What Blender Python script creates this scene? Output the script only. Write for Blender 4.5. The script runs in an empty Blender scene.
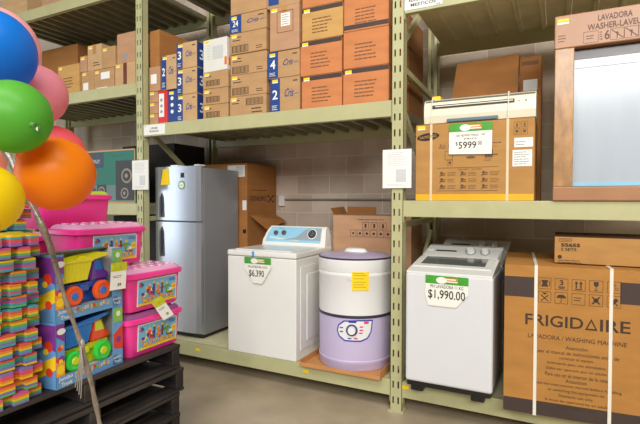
import bpy, bmesh, math, random
from mathutils import Vector, Matrix
random.seed(7)
S = bpy.context.scene
COL = S.collection
R = math.radians

# ---------------------------------------------------------------- camera
cam_d = bpy.data.cameras.new('camera'); cam = bpy.data.objects.new('camera', cam_d); COL.objects.link(cam)
cam_d.sensor_width = 36.0; cam_d.lens = 36.0 * 469.47 / 640.0; cam_d.clip_start = 0.05
yaw, pit, rol = R(26.95), R(1.4), R(0.114)
fw = Vector((-math.sin(yaw), math.cos(yaw), 0)); rt = Vector((math.cos(yaw), math.sin(yaw), 0)); up = Vector((0, 0, 1))
F = fw*math.cos(pit) - up*math.sin(pit); U = up*math.cos(pit) + fw*math.sin(pit)
R2 = rt*math.cos(rol) + U*math.sin(rol); U2 = U*math.cos(rol) - rt*math.sin(rol)
CAM = Vector((0, -3.25, 1.53))
cam.matrix_world = Matrix(((R2.x, U2.x, -F.x, CAM.x), (R2.y, U2.y, -F.y, CAM.y), (R2.z, U2.z, -F.z, CAM.z), (0, 0, 0, 1)))
S.camera = cam

# ---------------------------------------------------------------- world, lamps, exposure
w = bpy.data.worlds.new('world'); S.world = w; w.use_nodes = True
w.node_tree.nodes['Background'].inputs[0].default_value = (1.0, 0.97, 0.92, 1)
w.node_tree.nodes['Background'].inputs[1].default_value = 0.055
def area(name, loc, target, sx, sy, power, col):
    l = bpy.data.lights.new(name, 'AREA'); l.shape = 'RECTANGLE'; l.size = sx; l.size_y = sy; l.energy = power; l.color = col
    o = bpy.data.objects.new(name, l); COL.objects.link(o); o.location = loc
    o.rotation_euler = (Vector(target) - Vector(loc)).to_track_quat('-Z', 'Y').to_euler()
    return o
area('ceiling_lamp_row', (-0.8, -4.4, 6.2), (-1.4, -3.0, 0), 8, 1.2, 360, (1.0, 0.97, 0.92))
area('unseen_front_light', (2.6, -8.8, 5.2), (-1.6, 0, 1.0), 7, 2.4, 800, (1.0, 0.975, 0.945))  # unseen area light added at front right to brighten the shelf fronts
area('entrance_daylight', (-8.5, -4.1, 1.9), (-3.2, -0.2, 1.5), 2.6, 3.4, 85, (0.80, 0.90, 1.0))
S.view_settings.view_transform = 'Standard'; S.view_settings.look = 'None'
S.view_settings.gamma = 1.0; S.view_settings.use_curve_mapping = False
S.view_settings.exposure = -0.06

# ---------------------------------------------------------------- materials
def lin(c):
    c = c/255.0
    return c/12.92 if c <= 0.04045 else ((c+0.055)/1.055)**2.4
MATS = {}
def mat(name, rgb, rough=0.6, metal=0.0, var=0.06, vscale=6.0, bump=0.0, bscale=60.0, coat=0.0, trans=0.0, stretch=(1, 1, 1), sss=0.0, alpha=1.0, spec=0.5):
    if name in MATS: return MATS[name]
    m = bpy.data.materials.new(name); m.use_nodes = True; nt = m.node_tree; b = nt.nodes['Principled BSDF']
    col = tuple(lin(c) for c in rgb)
    b.inputs['Roughness'].default_value = rough; b.inputs['Metallic'].default_value = metal
    b.inputs['Specular IOR Level'].default_value = spec
    if coat: b.inputs['Coat Weight'].default_value = coat; b.inputs['Coat Roughness'].default_value = 0.12
    if trans: b.inputs['Transmission Weight'].default_value = trans
    if alpha < 1: b.inputs['Alpha'].default_value = alpha
    if sss:
        b.inputs['Subsurface Weight'].default_value = sss; b.inputs['Subsurface Radius'].default_value = (0.05, 0.05, 0.05)
    tc = nt.nodes.new('ShaderNodeTexCoord'); mp = nt.nodes.new('ShaderNodeMapping'); mp.inputs['Scale'].default_value = stretch
    nt.links.new(tc.outputs['Object'], mp.inputs['Vector'])
    if var:
        n = nt.nodes.new('ShaderNodeTexNoise'); n.inputs['Scale'].default_value = vscale; n.inputs['Detail'].default_value = 5
        nt.links.new(mp.outputs['Vector'], n.inputs['Vector'])
        r = nt.nodes.new('ShaderNodeValToRGB')
        r.color_ramp.elements[0].position = 0.3; r.color_ramp.elements[1].position = 0.7
        r.color_ramp.elements[0].color = (*[max(0, c*(1-var)) for c in col], 1)
        r.color_ramp.elements[1].color = (*[min(1, c*(1+var)) for c in col], 1)
        nt.links.new(n.outputs['Fac'], r.inputs['Fac']); nt.links.new(r.outputs['Color'], b.inputs['Base Color'])
    else:
        b.inputs['Base Color'].default_value = (*col, 1)
    if bump:
        n2 = nt.nodes.new('ShaderNodeTexNoise'); n2.inputs['Scale'].default_value = bscale; n2.inputs['Detail'].default_value = 4
        nt.links.new(mp.outputs['Vector'], n2.inputs['Vector'])
        bp = nt.nodes.new('ShaderNodeBump'); bp.inputs['Strength'].default_value = bump; bp.inputs['Distance'].default_value = 0.01
        nt.links.new(n2.outputs['Fac'], bp.inputs['Height']); nt.links.new(bp.outputs['Normal'], b.inputs['Normal'])
    MATS[name] = m
    return m
def board(name, rgb): return mat(name, rgb, 0.75, var=0.09, vscale=5, bump=0.06, bscale=35, stretch=(1, 1, 3), spec=0.25)
RACK = mat('rack_paint', (186, 184, 138), 0.42, var=0.05, vscale=9, bump=0.02)
DECK = mat('deck_steel', (214, 210, 168), 0.5, var=0.1, vscale=6)
DECKD = mat('galvanised_deck', (140, 136, 108), 0.42, metal=0.25, var=0.15, vscale=5)
TAN = board('tan_cardboard', (186, 147, 104)); ORG = board('orange_cardboard', (202, 130, 82)); LIGHT = board('light_cardboard', (198, 162, 118))
BRN = board('brown_cardboard', (170, 116, 64)); DBRN = board('dark_brown_cardboard', (150, 104, 62)); PINKB = board('pinkish_cardboard', (188, 146, 112))
YTAN = board('yellow_cardboard', (200, 156, 94)); FRIG = board('golden_cardboard', (178, 126, 64)); SAMS = board('honey_cardboard', (182, 136, 78))
INK = mat('dark_ink', (62, 44, 30), 0.6, var=0); INKF = mat('faded_ink', (120, 84, 54), 0.7, var=0); BLACK = mat('black_ink', (28, 26, 26), 0.5, var=0)
BAND = mat('dark_band_print', (66, 52, 46), 0.55, var=0.08)
BLUE = mat('blue_print', (36, 70, 138), 0.5, var=0.04); WHITE = mat('white_paper', (240, 240, 234), 0.6, var=0.02)
YEL = mat('yellow_sticker', (250, 214, 20), 0.5, var=0.03); TAPE = mat('packing_tape', (190, 140, 86), 0.25, var=0.08, coat=0.4)
DTAPE = mat('dark_packing_tape', (112, 62, 42), 0.3, var=0.1, coat=0.3)
ENAMEL = mat('white_enamel', (236, 236, 230), 0.28, var=0.01, coat=0.3)
STRAP = mat('white_strap', (232, 228, 214), 0.4, var=0.02)
DARK = mat('black_plastic', (24, 24, 26), 0.4, var=0.1)
GRAY = mat('grey_plastic', (150, 152, 154), 0.4, var=0.03)
DUST = mat('dusty_sheet_metal', (204, 200, 190), 0.3, var=0.03)

# ---------------------------------------------------------------- mesh builder
class MB:
    def __init__(s): s.bm = bmesh.new(); s.mi = 0
    def _tag(s, faces):
        for f in faces: f.material_index = s.mi
    def box(s, lo, hi, bev=0.0, seg=2, rot=None, piv=None):
        lo, hi = Vector(lo), Vector(hi); c = (lo+hi)/2; d = hi-lo
        r = bmesh.ops.create_cube(s.bm, size=1.0); vs = r['verts']
        for v in vs: v.co = Vector((v.co.x*d.x, v.co.y*d.y, v.co.z*d.z)) + c
        faces = set(f for v in vs for f in v.link_faces)
        if bev > 0:
            es = list(set(e for v in vs for e in v.link_edges))
            r = bmesh.ops.bevel(s.bm, geom=es, offset=bev, segments=seg, affect='EDGES', profile=0.5)
            faces = set(r['faces']) | set(f for v in r['verts'] for f in v.link_faces); vs = list(set(v for f in faces for v in f.verts))
        s._tag(faces)
        if rot is not None:
            p = Vector(piv) if piv is not None else c
            for v in vs: v.co = rot @ (v.co - p) + p
        return vs
    def prism(s, pts, axis_vec):                     # polygon (3-D points) extruded along axis_vec
        a = Vector(axis_vec); n = len(pts)
        v0 = [s.bm.verts.new(Vector(p)) for p in pts]; v1 = [s.bm.verts.new(Vector(p)+a) for p in pts]
        fs = [s.bm.faces.new(v0), s.bm.faces.new(v1[::-1])]
        for i in range(n): fs.append(s.bm.faces.new((v0[i], v1[i], v1[(i+1) % n], v0[(i+1) % n])))
        s._tag(fs); bmesh.ops.recalc_face_normals(s.bm, faces=fs)
        return v0+v1
    def poly(s, pts):
        f = s.bm.faces.new([s.bm.verts.new(Vector(p)) for p in pts]); s._tag([f])
    def lathe(s, prof, c, n=48, ax='z', sx=1, sy=1, m=None):   # prof: [(r, h)]
        c = Vector(c); rings = []; fs = []
        M = m or Matrix.Identity(3)
        for r, h in prof:
            if r < 1e-6: rings.append([s.bm.verts.new(c + M @ Vector((0, 0, h)))])
            else: rings.append([s.bm.verts.new(c + M @ Vector((r*sx*math.cos(2*math.pi*i/n), r*sy*math.sin(2*math.pi*i/n), h))) for i in range(n)])
        for a, b in zip(rings, rings[1:]):
            for i in range(n):
                j = (i+1) % n
                if len(a) == 1 and len(b) == 1: continue
                if len(a) == 1: fs.append(s.bm.faces.new((a[0], b[i], b[j])))
                elif len(b) == 1: fs.append(s.bm.faces.new((a[i], b[0], a[j])))
                else: fs.append(s.bm.faces.new((a[i], b[i], b[j], a[j])))
        for f in fs: f.smooth = True
        s._tag(fs); bmesh.ops.recalc_face_normals(s.bm, faces=fs)
    def disc(s, c, r, axis, h, n=28, r2=None):      # short cylinder along axis
        a = Vector(axis).normalized(); q = Vector((0, 0, 1)).rotation_difference(a).to_matrix()
        r2 = r if r2 is None else r2
        s.lathe([(0, 0), (r, 0), (r, 0.0001), (r2, h*0.98), (r2, h), (0, h)], c, n, m=q)
        for f in s.bm.faces[-n*5:]: f.smooth = False
    def tube(s, pts, r, n=8):
        pts = [Vector(p) for p in pts]; rings = []; fs = []
        for i, p in enumerate(pts):
            t = (pts[min(i+1, len(pts)-1)] - pts[max(i-1, 0)]).normalized()
            a = t.orthogonal().normalized() if i == 0 else (prev - t*prev.dot(t)).normalized()
            prev = a; b = t.cross(a); rr = r[i] if isinstance(r, (list, tuple)) else r
            rings.append([s.bm.verts.new(p + (a*math.cos(2*math.pi*k/n) + b*math.sin(2*math.pi*k/n))*rr) for k in range(n)])
        for a, b in zip(rings, rings[1:]):
            for k in range(n): fs.append(s.bm.faces.new((a[k], a[(k+1) % n], b[(k+1) % n], b[k])))
        for f in fs: f.smooth = True
        fs.append(s.bm.faces.new(rings[0][::-1])); fs.append(s.bm.faces.new(rings[-1]))
        s._tag(fs); bmesh.ops.recalc_face_normals(s.bm, faces=fs)
    def plate(s, c, u, v, w, h, t=0.0012):           # thin rectangle on a face
        c, u, v = Vector(c), Vector(u), Vector(v); nrm = u.cross(v)
        s.prism([c-u*w/2-v*h/2, c+u*w/2-v*h/2, c+u*w/2+v*h/2, c-u*w/2+v*h/2], nrm*t)
    def shape(s, c, u, v, pts, t=0.0012):
        c, u, v = Vector(c), Vector(u), Vector(v); s.prism([c+u*a+v*b for a, b in pts], u.cross(v)*t)
    def circ(s, c, u, v, r, t=0.0012, n=20, ry=None):
        ry = r if ry is None else ry
        s.shape(c, u, v, [(r*math.cos(2*math.pi*i/n), ry*math.sin(2*math.pi*i/n)) for i in range(n)], t)
    def frame(s, c, u, v, w, h, b=0.003, t=0.001):
        c, u, v = Vector(c), Vector(u), Vector(v)
        for q, ww, hh in ((v*(h/2), w, b), (-v*(h/2), w, b), (u*(w/2), b, h), (-u*(w/2), b, h)): s.plate(c+q, u, v, ww, hh, t)
    def lines(s, c, u, v, w, h, n, seed=0, t=0.0008):  # rows of illegible small print: word-long dashes
        rnd = random.Random(seed); c, u, v = Vector(c), Vector(u), Vector(v); dz = h/n
        for i in range(n):
            x = -w/2; y = h/2-dz*(i+0.5); end = w/2*rnd.uniform(0.5, 1.0)
            while x < end:
                l = rnd.uniform(0.12, 0.3)*w; l = min(l, end-x)
                if l > 0.05*w: s.plate(c+u*(x+l/2)+v*y, u, v, l*0.86, dz*0.34, t)
                x += l
    def text(s, txt, c, u, v, h=None, w=None, shear=0.0, bold=0.0, off=0.0014):
        c, u, v = Vector(c), Vector(u), Vector(v); nrm = u.cross(v)
        cu = bpy.data.curves.new('t', 'FONT'); cu.body = txt; cu.shear = shear; cu.offset = bold; cu.resolution_u = 3
        o = bpy.data.objects.new('t', cu); COL.objects.link(o)
        dg = bpy.context.evaluated_depsgraph_get(); me = bpy.data.meshes.new_from_object(o.evaluated_get(dg))
        xs = [p.co.x for p in me.vertices]; ys = [p.co.y for p in me.vertices]
        x0, x1, y0, y1 = min(xs), max(xs), min(ys), max(ys)
        if h is None: sc = w/(x1-x0); sx = sy = sc
        elif w is None: sx = sy = h/(y1-y0)
        else: sx = w/(x1-x0); sy = h/(y1-y0)
        vs = [s.bm.verts.new(c + u*((p.co.x-(x0+x1)/2)*sx) + v*((p.co.y-(y0+y1)/2)*sy) + nrm*off) for p in me.vertices]
        for p in me.polygons:
            try:
                f = s.bm.faces.new([vs[i] for i in p.vertices]); f.material_index = s.mi
            except ValueError: pass
        bpy.data.objects.remove(o); bpy.data.curves.remove(cu); bpy.data.meshes.remove(me)
    def build(s, name, mats, parent=None, base=(0, 0, 0), label=None):
        if parent is not None:
            p = parent; base = Vector((0, 0, 0))
            while p is not None: base = base + p.location; p = p.parent
        me = bpy.data.meshes.new(name)
        for v in s.bm.verts: v.co = v.co - Vector(base)
        for e in s.bm.edges:
            if len(e.link_faces) == 2 and e.calc_face_angle(0) > 0.6: e.smooth = False
        s.bm.to_mesh(me); s.bm.free()
        for m in (mats if isinstance(mats, (list, tuple)) else [mats]): me.materials.append(m)
        o = bpy.data.objects.new(name, me); COL.objects.link(o)
        if parent is not None: o.parent = parent
        else: o.location = base
        if label: o['label'] = label
        return o
def tag(o, label, cat, group=None, kind=None):
    if label: o['label'] = label
    if cat: o['category'] = cat
    if group: o['group'] = group
    if kind: o['kind'] = kind
    return o
def thing(name, label, cat, loc, group=None):
    o = bpy.data.objects.new(name, None); COL.objects.link(o); o.location = loc; o.empty_display_size = 0.1
    return tag(o, label, cat, group)
FX, FZ = (1, 0, 0), (0, 0, 1)      # a front facing the aisle (-Y)
SY = (0, 1, 0)                     # a side facing right (+X): u = +Y, v = +Z

# ================================================================ setting
def struct(name, mb, m): o = mb.build(name, m); o['kind'] = 'structure'; return o
fm = mat('floor_concrete', (176, 160, 134), 0.38, var=0.24, vscale=2.2, bump=0.03, bscale=30, coat=0.12)
b = MB(); b.box((-11, -11, -0.1), (6, 1.45, 0)); struct('floor', b, fm)
wm = bpy.data.materials.new('block_wall'); wm.use_nodes = True; nt = wm.node_tree; P = nt.nodes['Principled BSDF']; P.inputs['Roughness'].default_value = 0.85
tc = nt.nodes.new('ShaderNodeTexCoord'); mp = nt.nodes.new('ShaderNodeMapping'); mp.inputs['Rotation'].default_value = (R(-90), 0, 0)
sx = nt.nodes.new('ShaderNodeSeparateXYZ'); cx = nt.nodes.new('ShaderNodeCombineXYZ')
nt.links.new(tc.outputs['Object'], sx.inputs[0]); nt.links.new(sx.outputs['X'], cx.inputs['X']); nt.links.new(sx.outputs['Z'], cx.inputs['Y'])
bk = nt.nodes.new('ShaderNodeTexBrick'); nt.links.new(cx.outputs[0], bk.inputs['Vector'])
bk.inputs['Scale'].default_value = 1.0; bk.inputs['Brick Width'].default_value = 0.40; bk.inputs['Row Height'].default_value = 0.20
bk.inputs['Mortar Size'].default_value = 0.006; bk.inputs['Mortar Smooth'].default_value = 0.3
bk.inputs['Color1'].default_value = (*[lin(c) for c in (222, 205, 186)], 1); bk.inputs['Color2'].default_value = (*[lin(c) for c in (194, 178, 161)], 1)
bk.inputs['Mortar'].default_value = (*[lin(c) for c in (228, 214, 198)], 1)
nz = nt.nodes.new('ShaderNodeTexNoise'); nz.inputs['Scale'].default_value = 3; nz.inputs['Detail'].default_value = 6; nt.links.new(tc.outputs['Object'], nz.inputs['Vector'])
mx = nt.nodes.new('ShaderNodeMix'); mx.data_type = 'RGBA'; mx.blend_type = 'OVERLAY'; mx.inputs[0].default_value = 0.35
nt.links.new(bk.outputs['Color'], mx.inputs[6]); nt.links.new(nz.outputs['Fac'], mx.inputs[7]); nt.links.new(mx.outputs[2], P.inputs['Base Color'])
bp = nt.nodes.new('ShaderNodeBump'); bp.inputs['Strength'].default_value = 0.5; bp.inputs['Distance'].default_value = 0.01; bp.invert = True
nt.links.new(bk.outputs['Fac'], bp.inputs['Height']); nt.links.new(bp.outputs['Normal'], P.inputs['Normal'])
b = MB(); b.box((-11, 1.30, 0), (6, 1.45, 5.2)); struct('wall_back', b, wm)

# ================================================================ storage rack
rack = thing('storage_rack', 'pale green steel storage rack with slotted posts and beams against the grey block wall', 'rack', (-1.03, 0.5, 0))
def front_post(xc, y0, sgn, top=4.3):               # hollow C section whose face has real slots
    m = MB(); x0, x1 = xc-0.045, xc+0.045; f0, f1 = (y0, y0+0.004) if sgn > 0 else (y0-0.004, y0)
    cols = [(x0+0.018, x0+0.030), (x0+0.056, x0+0.068)]
    for a, c in ((x0, cols[0][0]), (cols[0][1], cols[1][0]), (cols[1][1], x1)): m.box((a, f0, 0.012), (c, f1, top))
    z = 0.012
    k = 0.06
    while z < top:
        nz_ = min(k, top)
        for a, c in cols: m.box((a, f0, z), (c, f1, nz_))
        z = k+0.05; k += 0.1135
    d = 0.075*sgn
    for xa, xb in ((x0, x0+0.004), (x1-0.004, x1)): m.box((xa, min(y0, y0+d), 0.012), (xb, max(y0, y0+d), top))
    m.box((x0, min(y0+d, y0+d*0.95), 0.012), (x0+0.03, max(y0+d, y0+d*0.95), top)); m.box((x1-0.03, min(y0+d, y0+d*0.95), 0.012), (x1, max(y0+d, y0+d*0.95), top))
    m.box((x0-0.012, min(y0-0.01*sgn, y0+d), 0.0), (x1+0.012, max(y0-0.01*sgn, y0+d), 0.012))
    return m
POSTS = (-6.15, -3.598, -1.033, 1.517)
def bar(m, p, q, wx, t):                            # a strut in a frame's plane
    p, q = Vector(p), Vector(q); d = (q-p); n = d.cross(Vector((1, 0, 0))).normalized()*t/2
    m.prism([p-n-Vector((wx/2, 0, 0)), q-n-Vector((wx/2, 0, 0)), q+n-Vector((wx/2, 0, 0)), p+n-Vector((wx/2, 0, 0))], (wx, 0, 0))
for xc in POSTS:
    front_post(xc, 0.0, 1).build('post', RACK, rack); front_post(xc, 1.10, -1).build('post', RACK, rack)
    for ya, za, yb, zb in ((0.08, 2.66, 1.02, 3.40), (0.08, 2.50, 1.02, 2.46), (0.08, 2.24, 1.02, 1.58), (0.08, 1.35, 1.02, 1.36), (0.08, 0.45, 1.02, 1.25), (0.08, 0.35, 1.02, 0.35)):
        m = MB(); bar(m, (xc, ya, za), (xc, yb, zb), 0.03, 0.045); m.build('brace', RACK, rack)
def level(xa, xb, ztop, style, h=0.116):
    x0, x1 = xa+0.0455, xb-0.0455
    for y0, y1, fr in ((0.002, 0.052, 1), (1.048, 1.098, 0)):
        m = MB(); m.box((x0, y0, ztop-h), (x1, y1, ztop), 0.004)
        for xx in (x0, x1-0.004): m.box((xx, y0-0.001, ztop-h-0.04), (xx+0.004, y1, ztop-0.002))
        m.build('beam', RACK, rack)
    m = MB()
    if style == 'corr':                              # corrugated sheet laid between the beams
        p = 0.15; n = int((x1-x0)/p); pts = []; t = 0.002; zt = ztop-0.004; zb = ztop-0.046
        for i in range(n):
            xs = x0+0.01+i*(x1-x0-0.02)/n; q = (x1-x0-0.02)/n
            pts += [(xs, zt), (xs+q*0.55, zt), (xs+q*0.65, zb), (xs+q*0.9, zb), (xs+q*0.995, zt)]
        va = [[m.bm.verts.new((x, y, z)) for x, z in pts] for y in (0.054, 1.046)]
        vb = [[m.bm.verts.new((x, y, z-t)) for x, z in pts] for y in (0.054, 1.046)]
        for i in range(len(pts)-1):
            m.bm.faces.new((va[0][i], va[0][i+1], va[1][i+1], va[1][i])); m.bm.faces.new((vb[0][i+1], vb[0][i], vb[1][i], vb[1][i+1]))
        m.build('deck', DECKD, rack)
    else:
        n = 14; q = (x1-x0-0.02)/n
        for i in range(n):
            xs = x0+0.01+i*q
            m.box((xs+0.001, 0.054, ztop-0.006), (xs+q+0.0, 1.046, ztop-0.003))
            m.prism([(xs+q-0.046, 0.056, ztop-0.0062), (xs+q-0.034, 0.056, ztop-0.030), (xs+q-0.014, 0.056, ztop-0.030), (xs+q-0.002, 0.056, ztop-0.0062)], (0, 0.988, 0))
        m.build('deck', DECK, rack)
# far left bay, middle bay, right bay
for z in (0.228, 1.50): level(POSTS[0], POSTS[1], z, 'pan')
level(POSTS[0], POSTS[1], 2.664, 'corr'); level(POSTS[0], POSTS[1], 3.655, 'corr')
level(POSTS[1], POSTS[2], 0.228, 'pan'); level(POSTS[1], POSTS[2], 2.252, 'corr'); level(POSTS[1], POSTS[2], 3.655, 'corr')
level(POSTS[2], POSTS[3], 0.228, 'pan'); level(POSTS[2], POSTS[3], 1.531, 'pan'); level(POSTS[2], POSTS[3], 2.965, 'pan')

for xx, zz in ((-1.776, 0.172), (-2.889, 0.182), (-0.962, 0.192)):
    b = MB(); b.plate((xx, 0.002, zz), FX, FZ, 0.05, 0.026, 0.0012); b.build('price_sticker', YEL, rack)
# ================================================================ cartons
def carton(label, x0, x1, y0, y1, z0, z1, m, group=None, rot=0.0, sticker=None, tape=None, sidetape=False, name='cardboard_box', cat='box', flaps=True, tilt=0):
    if z0 > 2.2 and y0 < 0.06: y0 += 0.03; y1 += 0.03
    t = thing(name, label, cat, ((x0+x1)/2, (y0+y1)/2, z0), group)
    b = MB(); b.box((x0, y0, z0), (x1, y1, z1-0.004), 0.004)
    b.build('body', m, t)
    if flaps:                                        # the closed top flaps, meeting in a slit
        b = MB(); yc = (y0+y1)/2
        b.box((x0+0.002, y0+0.001, z1-0.005), (x1-0.002, yc-0.002, z1-0.001), 0.0015, 1); b.box((x0+0.002, yc+0.002, z1-0.005), (x1-0.002, y1-0.001, z1-0.001), 0.0015, 1)
        b.build('top_flaps', m, t)
    if sticker:
        sx_, sz_ = (x0+0.045, z1-0.03) if sticker is True else sticker
        b = MB(); b.plate((sx_, y0, sz_+0.007), FX, FZ, 0.054, 0.020, 0.0015); b.mi = 1; b.plate((sx_, y0, sz_-0.007), FX, FZ, 0.054, 0.008, 0.0015)
        b.build('price_sticker', [YEL, WHITE], t)
    if tape:
        b = MB(); xc = (x0+x1)/2
        if tape == 'v': b.plate((xc, y0, (z0+z1)/2), FX, FZ, 0.05, (z1-z0)*0.98, 0.001)
        elif tape == 'vt': b.plate((xc, y0, z1-0.05), FX, FZ, 0.05, 0.096, 0.001)
        elif tape == 'h': b.plate((xc, y0, z1-0.022), FX, FZ, (x1-x0)*0.995, 0.034, 0.001)
        elif tape == 'hb': b.plate((xc, y0, z0+0.03), FX, FZ, (x1-x0)*0.995, 0.034, 0.001)
        b.build('tape', DTAPE if tape in ('v',) else (BAND if tape in ('h', 'hb') else TAPE), t)
    if rot: t.rotation_euler.z = R(rot)
    return t, x0, x1, y0, z0, z1
def prt(c, fn, mats=INK, name='printing'):
    b = MB(); fn(b, (c[1]+c[2])/2, c[3], (c[4]+c[5])/2, c[2]-c[1], c[5]-c[4]); b.build(name, mats, c[0])
Lz = 2.253; G = 'cartons on the middle upper shelf'
# --- orange cartons by the slotted post: rows of illegible print
def blockprint(n, seed):
    return lambda b, x, y, z, w, h: b.lines((x-0.0*w, y, z-0.02), FX, FZ, w*0.5, h*0.5, n, seed)
def ocart(label, x0, x1, z0, z1, m, tape, seed, sticker=True, dep=0.46, y0=0.03, n=5):
    c = carton(label, x0, x1, y0, y0+dep, z0, z1, m, 'orange cartons beside the middle post', sticker=sticker, tape=tape); prt(c, blockprint(n, seed), INKF); return c
a1 = ocart('orange carton with dark top band, bottom left of the block beside the middle post', -1.850, -1.497, Lz, 2.521, ORG, 'h', 1)
a2 = ocart('orange carton with dark top band, bottom box right against the middle post', -1.487, -1.120, Lz, 2.533, ORG, 'h', 2)
a3 = ocart('orange carton with crumpled right edge resting on the bottom left orange carton', -1.863, -1.499, 2.522, 2.797, ORG, 'h', 3)
a4 = ocart('plain top orange carton second from the shelf against the middle post', -1.485, -1.122, 2.534, 2.812, ORG, None, 4, None)
a5 = ocart('yellowish tan carton with dark tape on the third tier beside orange boxes', -1.848, -1.490, 2.798, 3.058, YTAN, 'h', 5)
a6 = ocart('orange carton with dark bottom band, third tier against the middle post', -1.481, -1.124, 2.813, 3.066, ORG, 'hb', 6, None)
a7 = ocart('orange carton cut off by the top of the photo above the yellowish tan carton', -1.845, -1.492, 3.059, 3.33, ORG, None, 7, None)
a8 = ocart('orange carton cut off by the top of the photo beside the middle post', -1.480, -1.124, 3.067, 3.33, ORG, None, 8, None)
for i, z in enumerate((Lz, 2.523, 2.793)):
    carton(('brown carton deep on the shelf seen through the post frame, bottom tier', 'brown carton deep on the shelf seen through the post frame, middle tier', 'brown carton deep on the shelf seen through the post frame, top tier')[i], -1.50, -1.11, 0.53, 0.99, z, z+0.268, DBRN, 'brown cartons behind the orange ones')
# --- cartons with a blue stripe and a number
BR = [INK, BLUE, WHITE]
def brand(c, num, side='l', sw=0.30, script=True, small=True):
    b = MB(); x0, x1, y, z0, z1 = c[1:]; w, h = x1-x0, z1-z0; d = 0.0
    b.mi = 1; xs = x0+w*sw/2; b.plate((xs, y, (z0+z1)/2), FX, FZ, w*sw, h*0.97, 0.001)
    b.build('blue_stripe', BR, c[0])
    b = MB(); b.mi = 2; b.text(num, (xs, y, z0+h*0.52), FX, FZ, h=min(h*0.34, 0.075), w=min(w*sw*0.6, 0.05)*(1.0 if len(num) == 1 else 1.15), bold=0.02, off=0.003)
    b.lines((xs, y-0.0012, z0+h*0.15), FX, FZ, w*sw*0.7, h*0.16, 3, 3)
    b.build('number', BR, c[0])
    if script:
        b = MB(); b.mi = 1; b.text('Cris', (x0+w*(sw+0.32), y, z0+h*0.55), FX, FZ, h=h*0.23, w=w*0.32, shear=0.5, bold=0.012)
        b.shape((x0+w*(sw+0.5), y, z0+h*0.50), FX, FZ, [(0, -.003), (w*.14, .004), (w*.14, .007), (0, .002)])
        b.build('logo_script', BR, c[0])
    if small:
        b = MB(); b.lines((x0+w*0.86, y, z1-0.035), FX, FZ, w*0.16, 0.03, 1, 5); b.build('printing', INK, c[0])
c = carton('tan carton with blue stripe numbered 2, right on the shelf beside orange cartons', -2.146, -1.868, 0.03, 0.45, Lz, 2.538, TAN, G, sticker=True); brand(c, '2', sw=0.33)
c = carton('tan carton with blue stripe numbered 4 stacked on the box numbered 2', -2.172, -1.870, 0.03, 0.45, 2.539, 2.755, TAN, G, sticker=True); brand(c, '4', sw=0.33)
c = carton('brown carton with framed white label sitting above the box numbered 4', -2.146, -1.868, 0.02, 0.40, 2.756, 3.112, PINKB, G, sticker=True, tape='vt')
b = MB(); xx, yy, zz = -2.0, 0.05, 2.985; b.mi = 1; b.frame((xx, yy, zz), FX, FZ, 0.15, 0.17, 0.005); b.mi = 0; b.plate((xx+0.005, yy, zz+0.015), FX, FZ, 0.085, 0.105, 0.0015)
b.mi = 2; b.lines((xx+0.005, yy-0.0016, zz+0.015), FX, FZ, 0.07, 0.09, 5, 4); b.lines((xx, yy, zz-0.15), FX, FZ, 0.05, 0.02, 1, 6); b.build('address_label', [WHITE, INKF, GRAY], c[0])
c = carton('tan carton with a blue corner above the brown labelled box at the photo top', -2.18, -1.872, 0.03, 0.42, 3.113, 3.32, TAN, G)
prt(c, lambda b, x, y, z, w, h: b.plate((x-0.09, y, z-0.02), FX, FZ, 0.10, 0.12), BLUE, 'blue_stripe')
# big column of five wide cartons
zs = [Lz, 2.428, 2.613, 2.789, 2.969, 3.128, 3.30]
for i in range(6):
    lab = ('wide tan barcode carton at the bottom of the column left of box 2',
           'wide tan carton resting on the bottom box of the wide column', 'wide tan carton in the middle of the wide column below two others',
           'wide tan carton directly under the blue box numbered 24', 'wide tan carton with blue stripe numbered 24 high in the wide column',
           'wide tan carton cut off by the photo top, above the box numbered 24')[i]
    c = carton(lab, -2.566+0.004*(i % 2), -2.188, 0.03+0.004*(i % 3), 0.44, zs[i]+0.0005*i, zs[i+1]-0.0005, TAN, 'wide cartons in one column', sticker=(i < 5))
    if i == 4: brand(c, '24', sw=0.32)
    elif i < 4:
        def f(b, x, y, z, w, h, i=i):
            b.lines((x-w*0.3, y, z+h*0.22), FX, FZ, w*0.26, 0.05, 2, 3+i)
            q = x+(w*0.18 if i == 0 else -w*0.22); zq = z+(h*0.18 if i == 0 else -h*0.27); b.frame((q, y, zq), FX, FZ, 0.17, 0.055, 0.004)
            for k in range(12): b.plate((q-0.075+k*0.0135, y, zq), FX, FZ, 0.004+0.004*(k % 3 == 0), 0.045)
            if i == 0: b.lines((x+w*0.25, y, z-h*0.25), FX, FZ, w*0.3, 0.06, 2, 9)
            else: b.lines((x+w*0.32, y, z-h*0.3), FX, FZ, w*0.2, 0.035, 2, 9+i)
        prt(c, f)
# three flat cartons and the wrapped white one
zs = [Lz, 2.384, 2.525, 2.677]
for i in range(3):
    c = carton(('flat tan carton with barcode, lowest of the three under the wrapped white box', 'flat tan carton with barcode, middle of the three under the wrapped white box', 'flat tan carton directly under the wrapped white box')[i],
               -2.866, -2.585, 0.03, 0.42, zs[i], zs[i+1]-0.001, TAN, 'flat cartons under the white box', sticker=True)
    def f(b, x, y, z, w, h):
        b.frame((x-w*0.1, y, z-h*0.18), FX, FZ, 0.15, 0.045, 0.004)
        for k in range(11): b.plate((x-w*0.1-0.065+k*0.0128, y, z-h*0.18), FX, FZ, 0.004+0.004*(k % 3 == 0), 0.036)
        b.lines((x-w*0.25, y, z+h*0.22), FX, FZ, w*0.3, 0.03, 1, 4)
    prt(c, f)
WRAP = mat('white_wrapped_board', (232, 230, 220), 0.18, var=0.03, bump=0.1, bscale=14, coat=0.5)
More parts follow.
